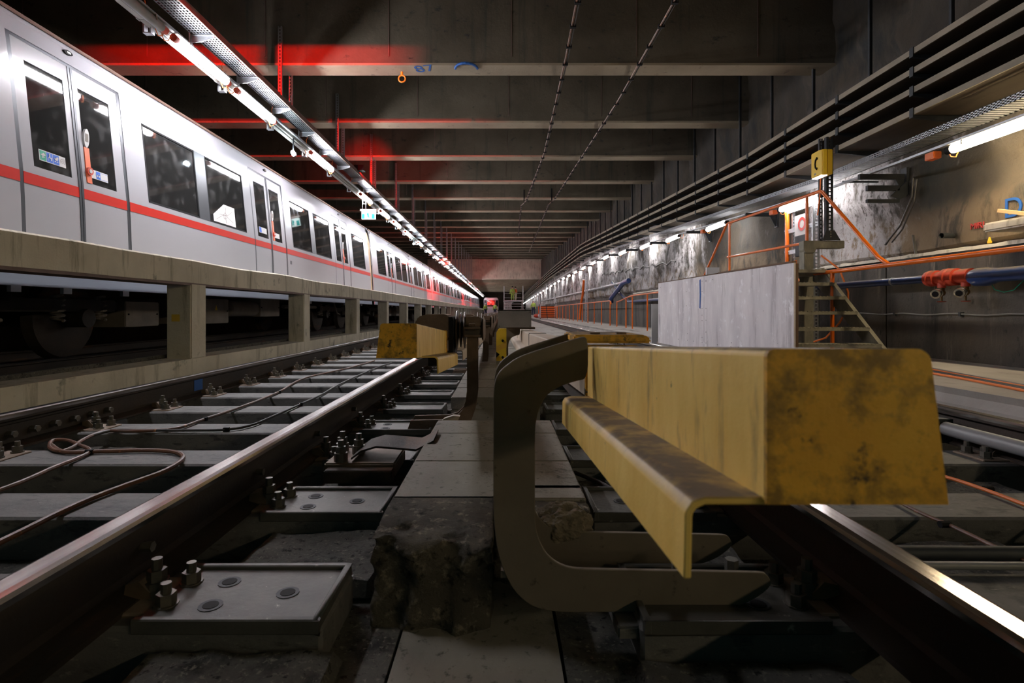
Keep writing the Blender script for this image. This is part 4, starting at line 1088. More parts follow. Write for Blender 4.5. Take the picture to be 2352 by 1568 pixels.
MB().box(-3.56, -3.44, 60, YE, 2.868, 2.915).build('trunk_section', 'white_trunk', lt)
MB().cyl((-3.475, 1, 2.858), (-3.475, 40, 2.858), .009, 6).build('supply_cable', 'black_cable', lt)
MB().box(-3.42, -3.385, 1, YE, 2.90, 2.93).build('mounting_rail', 'galvanised', lt)
hb = MB().box(-3.60, -3.585, -.03, .03, 2.81, 2.93).box(-3.60, -3.52, -.03, .03, 2.80, 2.81).box(-3.53, -3.515, -.03, .03, 2.80, 2.86)
hb = hb.mesh('trunk_clamp', 'galvanised', off=(-3.48, 0, 2.87))
for k in range(30): put('trunk_clamp', hb, lt, (0, 4.05 + 1.45*k - 5, 0))

def tube_lamp(x, y0, y1, z, mat, label, r=.044, group=None, mir=1, lit=True, caps='red_fitting'):
    t = thing('tube_lamp', label, 'lamp', (x, (y0+y1)/2, z), group)
    MB().cyl((x, y0+.05, z), (x, y1-.05, z), r, 14).build('lamp_tube', mat, t, smooth=True)
    for a, b in ((y0-.02, y0+.05), (y1-.05, y1+.02)): MB().cyl((x, a, z), (x, b, z), r*.9, 12).build('end_cap', caps, t, smooth=True)
    for yy in (y0-.05, y1+.02): MB().tube([(x, yy, z), (x-.02*mir, yy-.02, z-.06), (x-.05*mir, yy-.04, z-.07), (x-.07*mir, yy-.05, z-.01), (x-.06*mir, yy-.04, z+.05)], .005, 5).build('lamp_lead', 'orange_cable', t)
    MB().box(x-.035, x+.035, y0, y1, z+r+.004, z+r+.012).build('reflector', 'white_trunk', t)
    for yy in (y0+.2, y1-.2): MB().box(x-r-.003, x+r+.003, yy, yy+.015, z-.002, z+r+.01).build('lamp_clip', 'chrome', t)
    return t
LX, LZ = -3.40, 2.845
ll = [(2.3, 3.4), (5.67, 6.78), (7.02, 8.17), (9.75, 11.0), (13.2, 14.3), (15.4, 16.5), (17.3, 18.4)]  # first tube, above the frame, is added to brighten the foreground
y = 19.4
while y < 104: ll.append((y, y+1.15)); y += 3.0 if y < 50 else 4.2
vis = 0
for a, b in ll:
    if a < 5: lab = 'added fluorescent tube lamp out of frame on the left trunking, lighting the foreground'
    elif vis < 8: lab = 'lit fluorescent tube of the left lamp row, %s lit one counted from the camera' % ORD[vis]; vis += 1
    else: lab = 'small far lit tube in the left lamp row'
    tube_lamp(LX, a, b, LZ, 'tube_white', lab, group='tube lamps over the left walkway')
tube_lamp(LX, 4.35, 5.50, LZ, 'pipe_grey', 'unlit tube lamp at the top left, before the first glowing tube')
# white floodlight with cool glow hanging below the trunking
fl = thing('spot_lamp', 'small dazzling cool white spot lamp hanging below the left trunking', 'lamp', (-3.42, 8.95, 2.60))
MB().sphere((-3.42, 8.95, 2.615), .032, 14, 8).build('bulb', 'spot_cool', fl, smooth=True)
MB().cyl((-3.42, 8.97, 2.64), (-3.42, 8.98, 2.86), .012, 8).cyl((-3.42, 8.99, 2.60), (-3.42, 9.05, 2.60), .04, 12, .03).build('holder', 'dark_steel', fl)
f2 = thing('spot_lamp', 'second cool white spot lamp further along the left trunking', 'lamp', (-3.42, 21.4, 2.66))
MB().sphere((-3.42, 21.4, 2.66), .035, 12, 8).build('bulb', 'spot_cool', f2, smooth=True)
MB().cyl((-3.42, 21.42, 2.68), (-3.42, 21.42, 2.86), .012, 8).build('holder', 'dark_steel', f2)
# emergency sign
es = thing('exit_sign', 'glowing white and turquoise escape route sign hanging under the left lamp row', 'sign', (-3.36, 13.7, 2.45))
MB().box(-3.50, -3.15, 13.68, 13.74, 2.32, 2.52).build('sign_face', 'exit_glow', es, bevel=.006)
MB().box(-3.53, -3.12, 13.67, 13.75, 2.52, 2.57).build('sign_mount', 'white_trunk', es)
MB().box(-3.49, -3.42, 13.672, 13.68, 2.33, 2.45).box(-3.24, -3.17, 13.672, 13.68, 2.33, 2.45).build('arrow_field', 'exit_green', es)
for x_ in (-3.49, -3.40): MB().box(x_, x_+.01, 13.70, 13.71, 2.57, 2.87).build('sign_rod', 'galvanised', es)
MB().prism([(-3.36, 2.34), (-3.345, 2.40), (-3.37, 2.43), (-3.35, 2.48), (-3.32, 2.48), (-3.31, 2.42), (-3.30, 2.36), (-3.315, 2.34), (-3.33, 2.38)], 'y', 13.672, 13.68).build('running_figure', 'exit_green', es)
# red beacons on top of the tray edge
def beacon(y, label, mat, energy, z=3.12, x=-3.17):
    t = thing('signal_beacon', label, 'beacon', (x, y, z), 'red warning beacons on the left cable tray')
    MB().cyl((x, y, z-.02), (x, y, z+.01), .035, 14).build('beacon_base', 'black_rubber', t)
    MB().tube([(x, y, z+.01), (x, y, z+.06), (x, y, z+.085)], [.033, .030, .012], 14).build('beacon_lens', mat, t, smooth=True)
    l = bpy.data.lights.new('beacon_light', 'SPOT'); l.energy = energy
    l.spot_size = R(66 if y < 15 else 130); l.spot_blend = .7; l.color = (1, .006, .003); l.shadow_soft_size = .03
    lo = bpy.data.objects.new('beacon_light', l); C.objects.link(lo); lo.parent = t; lo.location = (.06, .02, .03)
    if y > 15: lo.rotation_euler = (R(60), 0, R(62)); lo.location = (-.05, 0, .02)
    if y < 15:   # hooded lens that throws its beam forward and upward along the tunnel
        lo.rotation_euler = (R(101), 0, R(6))
        MB().prism([(y-.05, z-.02), (y+.12, z-.02), (y+.12, z-.01), (y-.04, z-.01), (y-.04, z+.10), (y-.05, z+.10)], 'x', x-.05, x+.16).build('beacon_hood', 'black_rubber', t)
    return t
beacon(3.63, 'red beacon on the tray above the frame', 'red_glow', RED_NEAR, z=3.13, x=-3.14)
beacon(12.0, 'small orange-red beacon on the tray edge, beyond the second pair of hangers', 'red_glow', 50)
beacon(31.5, 'blazing red beacon over the train, the nearer of the two far flares', 'red_glow_far', RED_FAR, z=2.975, x=-3.155)
beacon(33.5, 'red beacon just past the nearer far flare', 'red_glow_far', RED_FAR*.6, z=2.975, x=-3.155)
beacon(59.0, 'blazing red beacon furthest down the tray', 'red_glow_far', RED_FAR*1.3, z=2.975, x=-3.155)
beacon(74.0, 'last tiny red beacon near the distant train', 'red_glow_far', RED_FAR, z=2.975, x=-3.155)

# ---------------------------------------------------------------- ceiling wires
def ceil_wire(pts, label):
    P = [Vector(p) for p in pts]
    t = thing('ceiling_wire', label, 'wire', P[0])
    MB().tube(P, .012, 6).build('wire', 'copper_cable', t)
    MB().tube([p + Vector((.03, 0, .0)) for p in P], .009, 5).build('wire', 'black_cable', t)
    cm = MB().box(-.022, .05, -.02, .02, -.02, .02).mesh('cable_tie', 'black_rubber')
    y = P[0].y
    while y < 40:
        for a, b in zip(P, P[1:]):
            if a.y <= y <= b.y:
                q = a.lerp(b, (y-a.y)/(b.y-a.y)); put('cable_tie', cm, t, q - P[0]); break
        y += .55
    for y in (19.55, 34.5):
        for a, b in zip(P, P[1:]):
            if a.y <= y <= b.y:
                q = a.lerp(b, (y-a.y)/(b.y-a.y)); MB().box(q.x-.07, q.x-.03, y-.02, y, q.z, q.z+.42).build('drop_bracket', 'black_rubber', t)
    return t
def cz(px, py):
    # point 5 cm under the beams
    s = (715-py)/1250; y = (3.54-.0448*8.17-.06)/(s-.0448); return ((px-1150)/1250*y, y, s*y)
ceil_wire([(.70, 3.2, 3.27), cz(1325, 0), cz(1300, 130), cz(1250, 350), (.90, 19.5, 3.95), (.75, 20.2, 3.92), cz(1190, 540)], 'red-lit cable with ties running under the beams, left one of the pair')
ceil_wire([(1.85, 3.2, 3.27), cz(1550, 0), cz(1420, 230), (1.90, 19.5, 4.0), (1.75, 20.0, 3.92), cz(1235, 530), cz(1214, 580)], 'red-lit cable with ties running under the beams, right one of the pair')

# ---------------------------------------------------------------- right cable shelves
def sy(y, z): return z + (.0448*(y-7.5) if y > 7.5 else 0) if y < 23 else z + .0448*15.5 - max(0, (y-40))*.012
KS = 4.22/3.4
def sy2(y, z): return KS*sy(y/KS, z/KS)
SH = [2.637, 2.438, 2.240, 2.017]
SX = 4.22
names = ['top', 'second', 'third', 'bottom']
br_me = MB().prism([(0, -.012), (.52, -.012), (.52, -.09), (0, -.035)], 'y', -.015, .015).box(-.012, 0, -.025, .025, -.035, .065).mesh('shelf_bracket', 'dark_steel')
for i, z in enumerate(SH):
    t = thing('cable_shelf', '%s of the four long cable shelves along the right wall' % names[i], 'cable shelf', (SX, 5, z))
    ys = [1, 3, 5, 9.3] + [9.3 + 1.8*k for k in range(1, 12)] + [32, 40, 48, 56, 64, 80, 108]
    path = [(SX, y, sy2(y, z)) for y in ys]
    MB().loft([(0, -.004), (.014, -.004), (.014, .056), (0, .056)], path).build('shelf_lip', 'shelf_edge', t)
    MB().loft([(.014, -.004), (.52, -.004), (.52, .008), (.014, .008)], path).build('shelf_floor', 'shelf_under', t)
    m = MB()
    for j in range(6): m.tube([(SX+.05+.07*j, y, sy2(y, z)+.025) for y in ys], .018, 5)
    m.build('laid_cables', 'black_cable', t)
    for k in range(34):
        y = 1.86 + 1.24*k
        put('shelf_bracket', br_me, t, (0, y-5, sy2(y, z)-z))
ts = thing('slotted_tray', 'narrow slotted steel tray along the right wall under the shelves', 'cable tray', (4.36, 5, 1.80))
ys = [1 + .5*k for k in range(24)] + [14, 16, 20, 26, 34, 46, 64, 100]
m = MB()
for (z0, z1) in ((-.03, -.018), (-.006, .006), (.018, .03)):
    m.loft([(0, z0), (.003, z0), (.003, z1), (0, z1)], [(4.36, y, sy(y, 1.815)) for y in ys])
y = 1
while y < 15: m.box(4.36, 4.363, y, y+.018, sy(y, 1.815)-.03, sy(y, 1.815)+.03); y += .045
m.build('slotted_side', 'galvanised', ts)
m = MB(); y = 1
while y < 15: m.box(4.363, 4.62, y, y+.03, sy(y, 1.787), sy(y, 1.789)); y += .05
m.loft([(0, 0), (.03, 0), (.03, .003), (0, .003)], [(4.59, y, sy(y, 1.787)) for y in ys])
m.build('slotted_floor', 'galvanised', ts)
uprm = MB(); slotted(uprm, 0, 0, -2.6, 1.9, wd=.05, axis='y')
# wall arms that carry tray and lamps
arm = MB().box(-.42, .12, -.02, .02, -.03, .03).prism([(.0, -.03), (.12, -.03), (.12, -.20), (.09, -.20)], 'y', -.01, .01).box(.10, .13, -.05, .05, -.22, .10).mesh('wall_arm', 'dark_steel')
for i in range(12):
    y = 6.35 + 2.95*i
    lab = 'dark wall arm under the right shelves, %s one counted from the camera' % ORD[i] if i < 5 else 'small far wall arm under the right shelves'
    put('wall_bracket', arm, None, (4.60, y, sy(y, 1.57)), label=lab, cat='bracket', group='wall arms under the right shelves')
rl = [(-8.5, -7.2), (-5.0, -3.8), (-2.9, -1.8)] + [(4.15, 5.22), (7.28, 8.38), (10.35, 11.35), (13.1, 14.1), (15.6, 16.7)]
y = 18.6
while y < 104: rl.append((y, y+1.1)); y += 3.0 if y < 45 else 4.2
for i, (a, b) in enumerate(rl):
    z = sy((a+b)/2, 1.545)
    if a < 4: lab = 'fluorescent tube lamp beside or behind the camera on the right wall'
    elif i < 8: lab = ['warm glowing tube lamp at the right edge of the photo', 'white tube lamp behind the orange stair handrail', 'lit tube lamp over the left part of the plywood screen', 'fourth lit tube of the right wall lamps', 'fifth lit tube of the right wall lamps'][i-3]
    else: lab = 'small far lit tube in the right lamp row'
    tube_lamp(4.30, a, b, z, 'tube_warm' if a < 5 else 'tube_right', lab, r=.042, group='tube lamps along the right wall', mir=-1, caps='black_rubber')
    if i in (3, 4, 5): put('junction_box', MB().box(4.25, 4.33, b+.12, b+.24, z-.04, z+.03).mesh('junction_box', 'orange_paint', bevel=.006), None,
        label=['orange junction box beyond the warm tube lamp', 'orange junction box beyond the tube behind the stair handrail', 'small orange junction box beyond the lamp over the plywood'][i-3], cat='box')
MB().cyl((4.33, 4.0, 1.63), (4.33, 6.0, 1.63), .008, 6).build('lamp_rod', 'galvanised', label='thin bright steel rod just above the warm tube lamp', cat='rod')

ch = thing('lamp_channel', 'thin galvanised channel that carries the tube lamps along the right wall', 'channel', (4.3, 5, 1.6))
ys_ = [-9, -3, 1, 3, 5, 7.5] + [7.5 + 1.5*k for k in range(1, 12)] + [28, 34, 40, 48, 56, 64, 80, 108]
MB().loft([(-.02, .052), (.02, .052), (.02, .075), (-.02, .075)], [(4.30, y, sy(y, 1.545)) for y in ys_]).build('channel_profile', 'galvanised', ch)
for k in range(40):
    y = -2 + 1.475*2*k
    MB().box(4.30, 4.75, y-.012, y+.012, sy(y, 1.545)+.075, sy(y, 1.545)+.095).build('channel_arm', 'dark_steel', ch)
# ---------------------------------------------------------------- work stage with plywood screen, stairs and orange rails
stg = thing('work_stage', 'raised stage behind the plywood screen with grey steel stairs at its near end', 'stage', (3.4, 6.8, -.5))
MB().box(3.0, 3.92, 6.75, 9.4, .44, .50).build('stage_deck', 'post_steel', stg)
for (x, y) in ((3.05, 6.85), (3.05, 9.3), (3.88, 9.3)): MB().box(x-.03, x+.03, y-.03, y+.03, -.5, .44).build('stage_leg', 'post_steel', stg)
for k, z in enumerate((.50, .335, .17, .0, -.17, -.335)):
    y = 6.72 - (.50 - z)*1.12
    tr = MB().box(3.02, 3.90, y-.22, y, z-.035, z)
    for q in range(22): tr.box(3.03+.04*q, 3.045+.04*q, y-.225, y-.215, z-.004, z+.004)
    tr.build('stair_tread', 'post_steel', stg)
for x in (3.0, 3.90): MB().prism([(6.80, .52), (6.62, .52), (5.42, -.50), (5.62, -.50), (6.80, .38)], 'x', x, x+.012).build('stair_stringer', 'post_steel', stg)
MB().prism([(6.80, .53), (6.62, .53), (5.40, -.50), (5.44, -.50), (6.63, .50), (6.80, .50)], 'x', 3.89, 3.935).build('stringer_flange', 'post_steel', stg)
# plywood screen
sc_ = thing('plywood_screen', 'pale weathered plywood screen along the deck edge in front of the stage', 'screen', (2.95, 7.8, -.58))
def sheet(y0, y1, z0, za, zb):
    m = MB(); m.prism([(y0, z0), (y1, z0), (y1, zb), (y0, za)], 'x', 2.925, 2.943)
    return m.build('plywood_sheet', 'plywood', sc_, bevel=.0015, segs=1)
sheet(5.43, 7.825, -.58, .487, .508); sheet(7.835, 10.1, -.58, .508, .522)
MB().bar((2.94, 5.45, .497), (2.94, 7.3, .515), .045, .018).build('top_batten', 'wood_brown', sc_)
MB().bar((2.94, 7.35, .514), (2.94, 10.1, .530), .03, .010).build('top_batten', 'wood_brown', sc_)
MB().box(2.945, 2.975, 5.435, 5.48, -.58, .48).build('edge_post', 'wood_brown', sc_)
for y in (7.78, 10.0): MB().box(2.945, 2.99, y, y+.05, -.58, .48).build('edge_post', 'wood_brown', sc_)
m = MB(); random.seed(3)
for k in range(34):
    y = random.choice([5.5+random.random()*4.5, 7.75, 7.9]); z = random.choice([.44, -.45, random.uniform(-.5, .45)])
    m.cyl((2.925, y, z), (2.922, y, z), .006, 6)
m.build('screw_heads', 'black_rubber', sc_)
MB().prism([(8.00, .46), (7.96, .47), (7.945, .25), (7.965, .04), (8.00, .05), (7.99, .25)], 'x', 2.921, 2.925).build('spray_stroke', 'blue_spray', sc_)
wb = thing('white_board', 'small clean white board leaning in front of the far end of the plywood screen', 'board', (2.88, 10.3, -.58))
MB().box(2.85, 2.985, 10.28, 10.30, -.60, .14).build('board', 'white_paint', wb); MB().box(2.985, 3.01, 10.28, 10.32, -.60, .14).build('board_edge', 'black_rubber', wb)

XR = 3.90; RR = .021
def orail(label, pts, posts=(), r=RR, sm=True, zf=-.5):
    t = thing('handrail', label, 'handrail', pts[0])
    MB().tube(pts, r, 12).build('top_rail', 'orange_paint', t, smooth=True)
    for (x, y, z0, z1) in posts: MB().cyl((x, y, z0), (x, y, z1), r*.92, 12).build('rail_post', 'orange_paint', t, smooth=True)
    return t
st_rail = orail('orange handrail of the stage, peaked at the stair head and sloping to the long rail',
      [(XR, 5.47, .475), (XR, 5.62, .56), (XR, 6.60, 1.45), (XR, 6.66, 1.465), (XR, 9.30, 1.51), (XR, 9.38, 1.50), (XR, 10.4, .70), (XR, 11.3, -.05), (XR, 11.8, -.45)],
      [(XR, 6.93, .44, 1.45), (XR, 9.28, .44, 1.50)])
MB().cyl((XR, 6.95, .875), (XR, 9.35, .93), RR*.85, 12).build('mid_rail', 'orange_paint', st_rail, smooth=True)
long_rail = orail('long orange handrail along the deck at the right edge, above the blue pipe', [(XR, 2.5, .475), (XR, 5.47, .467), (XR, 6.75, .468)], [(XR, 6.40, -.5, .46), (XR, 3.0, -.5, .46)], r=.024)
orail('short orange handrail just beyond the white board, sloping down at its far end', [(XR-.1, 10.9, .46), (XR-.1, 15.6, .46), (XR-.1, 16.2, .43), (XR-.08, 17.4, .34), (XR-.08, 17.9, .30)],
      [(XR-.1, 14.1, -.5, .45), (XR-.1, 15.7, -.5, .45), (XR-.1, 16.5, -.5, .40), (XR-.08, 17.9, -.5, .33), (XR-.1, 12.4, -.5, .45)])
fy = [18.9 + 1.6*k for k in range(13)]
orail('far orange handrail with a dozen closely spaced posts along the deck', [(XR-.1, 18.7, .25), (XR-.1, 18.8, .34), (XR-.1, 19.0, .37), (XR-.1, 38.5, .36)], [(XR-.1, y, -.5, .36) for y in fy])
# orange sheets hung behind the distant stairs
for i, y in enumerate((41.0, 43.5)): MB().box(3.0, 4.3, y, y+.04, -.5, .42).build('barrier_sheet', 'hivis_orange', label=['orange barrier sheet behind the small black stairs', 'orange barrier sheet further back on the deck'][i], cat='sheet')
ls = thing('step_ladder', 'small black steel stairs with pale side rails far along the deck', 'stairs', (3.3, 38, -.5))
for k in range(6): MB().box(2.80, 3.85, 38.0+.18*k, 38.22+.18*k, -.42+.155*k, -.375+.155*k).build('step', 'black_rubber', ls)
for x in (2.78, 3.26, 3.87): MB().bar((x, 37.95, -.5), (x, 39.1, .5), .05, .04).build('stair_side', 'dark_steel', ls)
for (x, y) in ((2.78, 38), (3.87, 38), (2.78, 39.1), (3.87, 39.1)): MB().box(x-.02, x+.02, y-.02, y+.02, -.5, .55 if y < 38.5 else 1.4).build('stair_post', 'galvanised', ls)
for x in (2.78, 3.87): MB().bar((x, 38, .55), (x, 39.1, 1.3), .04, .04).build('stair_rail', 'galvanised', ls)
for i, (x, y, c) in enumerate(((2.75, 41.5, 'red_fitting'), (3.05, 41.2, 'white_paint'), (2.9, 42.3, 'red_fitting'), (3.3, 42, 'white_paint'))):
    MB().sphere((x, y, -.33), .22, 12, 8, (1.1, .8, .75)).build('debris_sack', c, label=['red sack lying at the left of the sack pile beyond the stairs', 'white sack in front of the sack pile beyond the stairs', 'red sack at the back of the sack pile', 'white sack at the right of the sack pile'][i], cat='sack', smooth=True)

# concrete post with cross arm, slotted upright, phone box
pc = thing('support_post', 'mould-stained steel post with cross arm beside the stair head', 'post', (3.95, 6.9, -.5))
MB().box(3.85, 3.97, 6.90, 7.02, -.5, .80).build('post_shaft', 'post_steel', pc, bevel=.006)
MB().prism([(3.835, .895), (3.835, .78), (3.86, .74), (3.97, .74), (4.0, .80), (4.35, .80), (4.35, .895)], 'y', 6.88, 7.0).build('cross_arm', 'post_steel', pc, bevel=.005)
su = thing('slotted_upright', 'dark slotted steel upright standing on the cross arm beside the yellow phone', 'upright', (4.14, 6.9, .9))
m = MB(); slotted(m, 4.15, 6.86, .90, 2.20, wd=.085, dp=.05); m.build('upright_profile', 'dark_steel', su)
m = MB(); slotted(m, 4.08, 6.93, .90, 2.20, wd=.04, dp=.03); m.build('upright_profile', 'dark_steel', su)
MB().prism([(4.05, .895), (4.28, .895), (4.205, 1.02), (4.10, 1.02)], 'y', 6.85, 6.86).build('gusset', 'dark_steel', su)
for z in (.94, .97, 1.0): MB().cyl((4.15, 6.85, z), (4.15, 6.84, z), .008, 6).build('gusset_bolt', 'chrome', su)
ph = thing('phone_box', 'yellow emergency phone box with black handset symbol on the slotted upright', 'phone box', (3.900, 6.6, 1.78))
m = MB(); m.prism([(3.845, 6.74), (3.835, 6.58), (3.855, 6.52), (3.905, 6.50), (3.905, 6.74)], 'z', 1.64, 1.945); m.build('phone_cover', 'phone_yellow', ph, bevel=.008)
MB().box(3.912, 3.980, 6.52, 6.76, 1.645, 1.945).build('phone_back', 'phone_yellow', ph, bevel=.006)
MB().box(3.880, 3.915, 6.53, 6.75, 1.65, 1.94).build('phone_gap', 'black_rubber', ph)
MB().box(3.850, 3.920, 6.53, 6.73, 1.630, 1.642).build('phone_light', 'phone_glow', ph)
m = MB(); m.tube([(3.832, 6.585+.0, 1.855), (3.832, 6.625, 1.835), (3.832, 6.635, 1.79), (3.832, 6.625, 1.745), (3.832, 6.59, 1.725)], [.016, .009, .008, .009, .016], 8); m.build('handset_symbol', 'black_rubber', ph)
MB().box(3.838, 3.841, 6.60, 6.66, 1.66, 1.685).build('phone_label', 'under_grey', ph)
MB().tube([(3.940, 6.7, 1.64), (3.940, 6.72, 1.4), (3.960, 6.8, 1.2)], .007, 6).build('phone_lead', 'orange_cable', ph)
# frame of slotted profiles with orange conduits behind the stairs
fr = thing('conduit_frame', 'white-lit frame of slotted profiles with orange conduits on the wall behind the stair head', 'frame', (4.4, 7.8, -.5))
m = MB(); slotted(m, 4.35, 7.50, -.5, 1.55, wd=.09); m.build('frame_upright', 'galvanised', fr)
m = MB(); slotted(m, 4.42, 8.20, .3, 1.5, wd=.04); m.build('frame_upright', 'galvanised', fr)
for z in (1.48, 1.18, .86): MB().box(4.36, 4.40, 7.45, 8.35, z, z+.05).box(4.355, 4.36, 7.45, 8.35, z+.04, z+.06).build('frame_bar', 'galvanised', fr)
MB().cyl((4.36, 8.28, .35), (4.36, 8.28, 1.55), .032, 12).build('orange_conduit', 'orange_paint', fr, smooth=True)
MB().tube([(4.34, 8.0, .75), (4.33, 8.0, .52), (4.33, 7.85, .42), (4.33, 7.7, .50), (4.33, 7.68, .70)], .016, 8).build('orange_hose', 'orange_cable', fr, smooth=True)
sg = thing('round_sign', 'small white sign with red ring half hidden behind the orange stair post', 'sign', (4.33, 7.9, 1.2))
MB().box(4.335, 4.35, 7.70, 8.02, 1.10, 1.40).build('sign_panel', 'white_paint', sg)
MB().box(4.33, 4.35, 7.72, 8.0, .80, 1.10).build('control_box', 'dark_steel', sg)
m = MB()
for i in range(20):
    a, b = 2*math.pi*i/20, 2*math.pi*(i+1)/20
    m.add([(4.332, 7.83+q*math.cos(c), 1.26+q*math.sin(c)) for q, c in ((.06, a), (.10, a), (.10, b), (.06, b))], [(0,1,2,3)])
m.build('red_ring', 'train_red', sg)
# small black wall bracket and leads on the rock
wbk = thing('lead_bracket', 'grey slotted bracket with hanging black leads on the lime-stained wall', 'bracket', (4.6, 6.3, 1.35))
MB().box(4.25, 4.62, 6.30, 6.34, 1.40, 1.46).build('bracket_bar', 'dark_steel', wbk); MB().box(4.25, 4.62, 6.30, 6.34, 1.26, 1.30).build('bracket_bar', 'dark_steel', wbk)
MB().prism([(4.52, 1.34), (4.70, 1.50), (4.70, 1.33), (4.62, 1.30)], 'y', 6.30, 6.32).build('bracket_web', 'dark_steel', wbk)
MB().tube([(4.70, 6.2, 1.52), (4.70, 6.22, 1.30), (4.66, 6.35, 1.0), (4.64, 6.5, .86), (4.63, 6.55, .80)], .012, 6).tube([(4.72, 6.17, 1.50), (4.71, 6.2, 1.25), (4.67, 6.33, .95), (4.65, 6.47, .82)], .009, 6).build('hanging_lead', 'black_cable', wbk)
MB().bar((4.66, 6.15, .86), (4.62, 6.05, .62), .02, .02).build('black_conduit', 'black_cable', wbk)
# orange hose dangling below the cross arm
MB().tube([(4.30, 7.3, .75), (4.42, 7.1, .55), (4.47, 7.0, .25), (4.47, 7.0, .05), (4.42, 7.1, -.15), (4.30, 7.2, -.35), (4.1, 7.3, -.44), (3.9, 7.3, -.46)], .012, 8).build('orange_hose', 'orange_cable', smooth=True, label='thin orange hose curving down the wall behind the stairs', cat='hose')
MB().box(3.75, 3.98, 9.9, 9.96, .50, .80).build('notice_board', 'white_paint', label='small white notice above the plywood screen under the orange rail', cat='board')

# ---------------------------------------------------------------- hydrant pipe
hp = thing('hydrant_pipe', 'blue water pipe with two red hydrant couplings along the right wall', 'pipe', (4.40, 5, .33))
PZ = .335; PX = 4.40
MB().cyl((PX, 5.55, PZ), (PX, 18.0, PZ), .042, 18).build('blue_pipe', 'blue_pipe', hp, smooth=True)
MB().tube([(PX, 18.0, PZ), (PX, 18.6, PZ), (PX, 19.0, PZ+.1), (PX+.02, 19.6, .55), (PX+.02, 21.5, 1.15)], .055, 14).build('blue_pipe', 'blue_pipe', hp, smooth=True)
MB().tube([(PX, 1.0, PZ-.01), (PX, 4.80, PZ-.01), (PX, 4.92, PZ-.02), (PX, 5.02, PZ-.02), (PX, 5.08, PZ-.01)], [.062, .062, .085, .085, .062], 22).build('thick_pipe', 'blue_pipe', hp, smooth=True)
prof = [(5.08, .070), (5.20, .070), (5.20, .062), (5.235, .062), (5.24, .082), (5.29, .086), (5.30, .074), (5.32, .074), (5.33, .088), (5.38, .086), (5.40, .066), (5.47, .062), (5.475, .078), (5.51, .082), (5.52, .072), (5.54, .072), (5.55, .082), (5.59, .078), (5.60, .05)]
MB().tube([(PX, y, PZ) for y, _ in prof], [r for _, r in prof], 22).build('red_coupling', 'red_fitting', hp, smooth=True)
for i, yy in enumerate((5.43, 5.15)):
    v = MB().cyl((PX, yy, PZ-.05), (PX, yy, PZ-.10), .036, 14).build('red_outlet', 'red_fitting', hp, smooth=True)
    MB().cyl((PX, yy, PZ-.10), (PX, yy, PZ-.17), .026, 14).cyl((PX, yy, PZ-.17), (PX, yy, PZ-.23), .009, 8).sphere((PX, yy, PZ-.15), .035, 12, 8).build('valve_body', 'brass', hp, smooth=True)
    MB().tube([(PX, yy, PZ-.232), (PX, yy, PZ-.236), (PX, yy, PZ-.242)], [.03, .042, .03], 18).build('hand_wheel', 'red_fitting', hp)
    d = Vector((-.75, -.45, -.18)).normalized(); p0 = Vector((PX-.02, yy, PZ-.145))
    pts = [p0 + d*s for s in (0, .03, .032, .05, .052, .075, .077, .10)]
    MB().tube(pts, [.022, .024, .044, .044, .036, .036, .046, .044], 18).build('hose_coupling', 'chrome', hp, smooth=True)
    MB().cyl(pts[-1], pts[-1] + d*.003, .028, 16).build('coupling_bore', 'black_rubber', hp)
m = MB(); m.tube([(PX+.06, 4.95, PZ-.08), (PX+.05, 4.90, PZ-.14), (PX+.04, 4.80, PZ-.165), (PX+.05, 4.72, PZ-.15), (PX+.1, 4.66, PZ-.05)], .004, 6); m.build('earth_wire', 'sign_green', hp)
for y in (3.0, 6.1, 8.6, 12, 16): MB().tube([(PX+.0, y-.012, PZ), (PX, y+.012, PZ)], .046, 18).box(PX, 4.62, y-.01, y+.01, PZ-.02, PZ+.02).build('pipe_clamp', 'galvanised', hp)
bp = thing('wall_pipe', 'thin steel pipe high on the far wall, ending in a blue sloping branch', 'pipe', (4.40, 20, 1.0))
MB().cyl((4.36, 18.9, 1.02), (4.36, 60, 1.10), .05, 12).build('steel_pipe', 'galvanised', bp, smooth=True)
MB().tube([(4.33, 18.4, 1.04), (4.25, 18.9, .98), (4.22, 20.8, .50), (4.25, 20.9, .36)], .085, 14).build('blue_branch', 'blue_pipe', bp, smooth=True)
for y in (20.5, 23, 26, 29, 32): MB().tube([(4.36, y-.05, 1.02), (4.36, y+.05, 1.02)], .075, 12).build('pipe_flange', 'galvanised', bp)
wr_ = MB()
wr_.tube([(4.50, 14+.35*k, 1.28 + .05*math.sin(k*2.3) + .012*k) for k in range(30)], .02, 6)
wr_.build('slack_wire', 'black_cable', label='slack dark wire drooping along the lit far wall', cat='wire')
m = MB(); slotted(m, 4.25, 27, -.5, 1.9, wd=.12, pitch=.12); m.build('wall_upright', 'galvanised', label='pale steel upright on the far wall beside the orange hose', cat='upright')
MB().tube([(4.22, 27.6, 1.6), (4.2, 27.8, .9), (4.15, 28.1, .4), (4.1, 28.2, -.4)], .06, 8).build('orange_duct', 'orange_paint', label='orange cable duct running down the far wall', cat='duct', smooth=True)

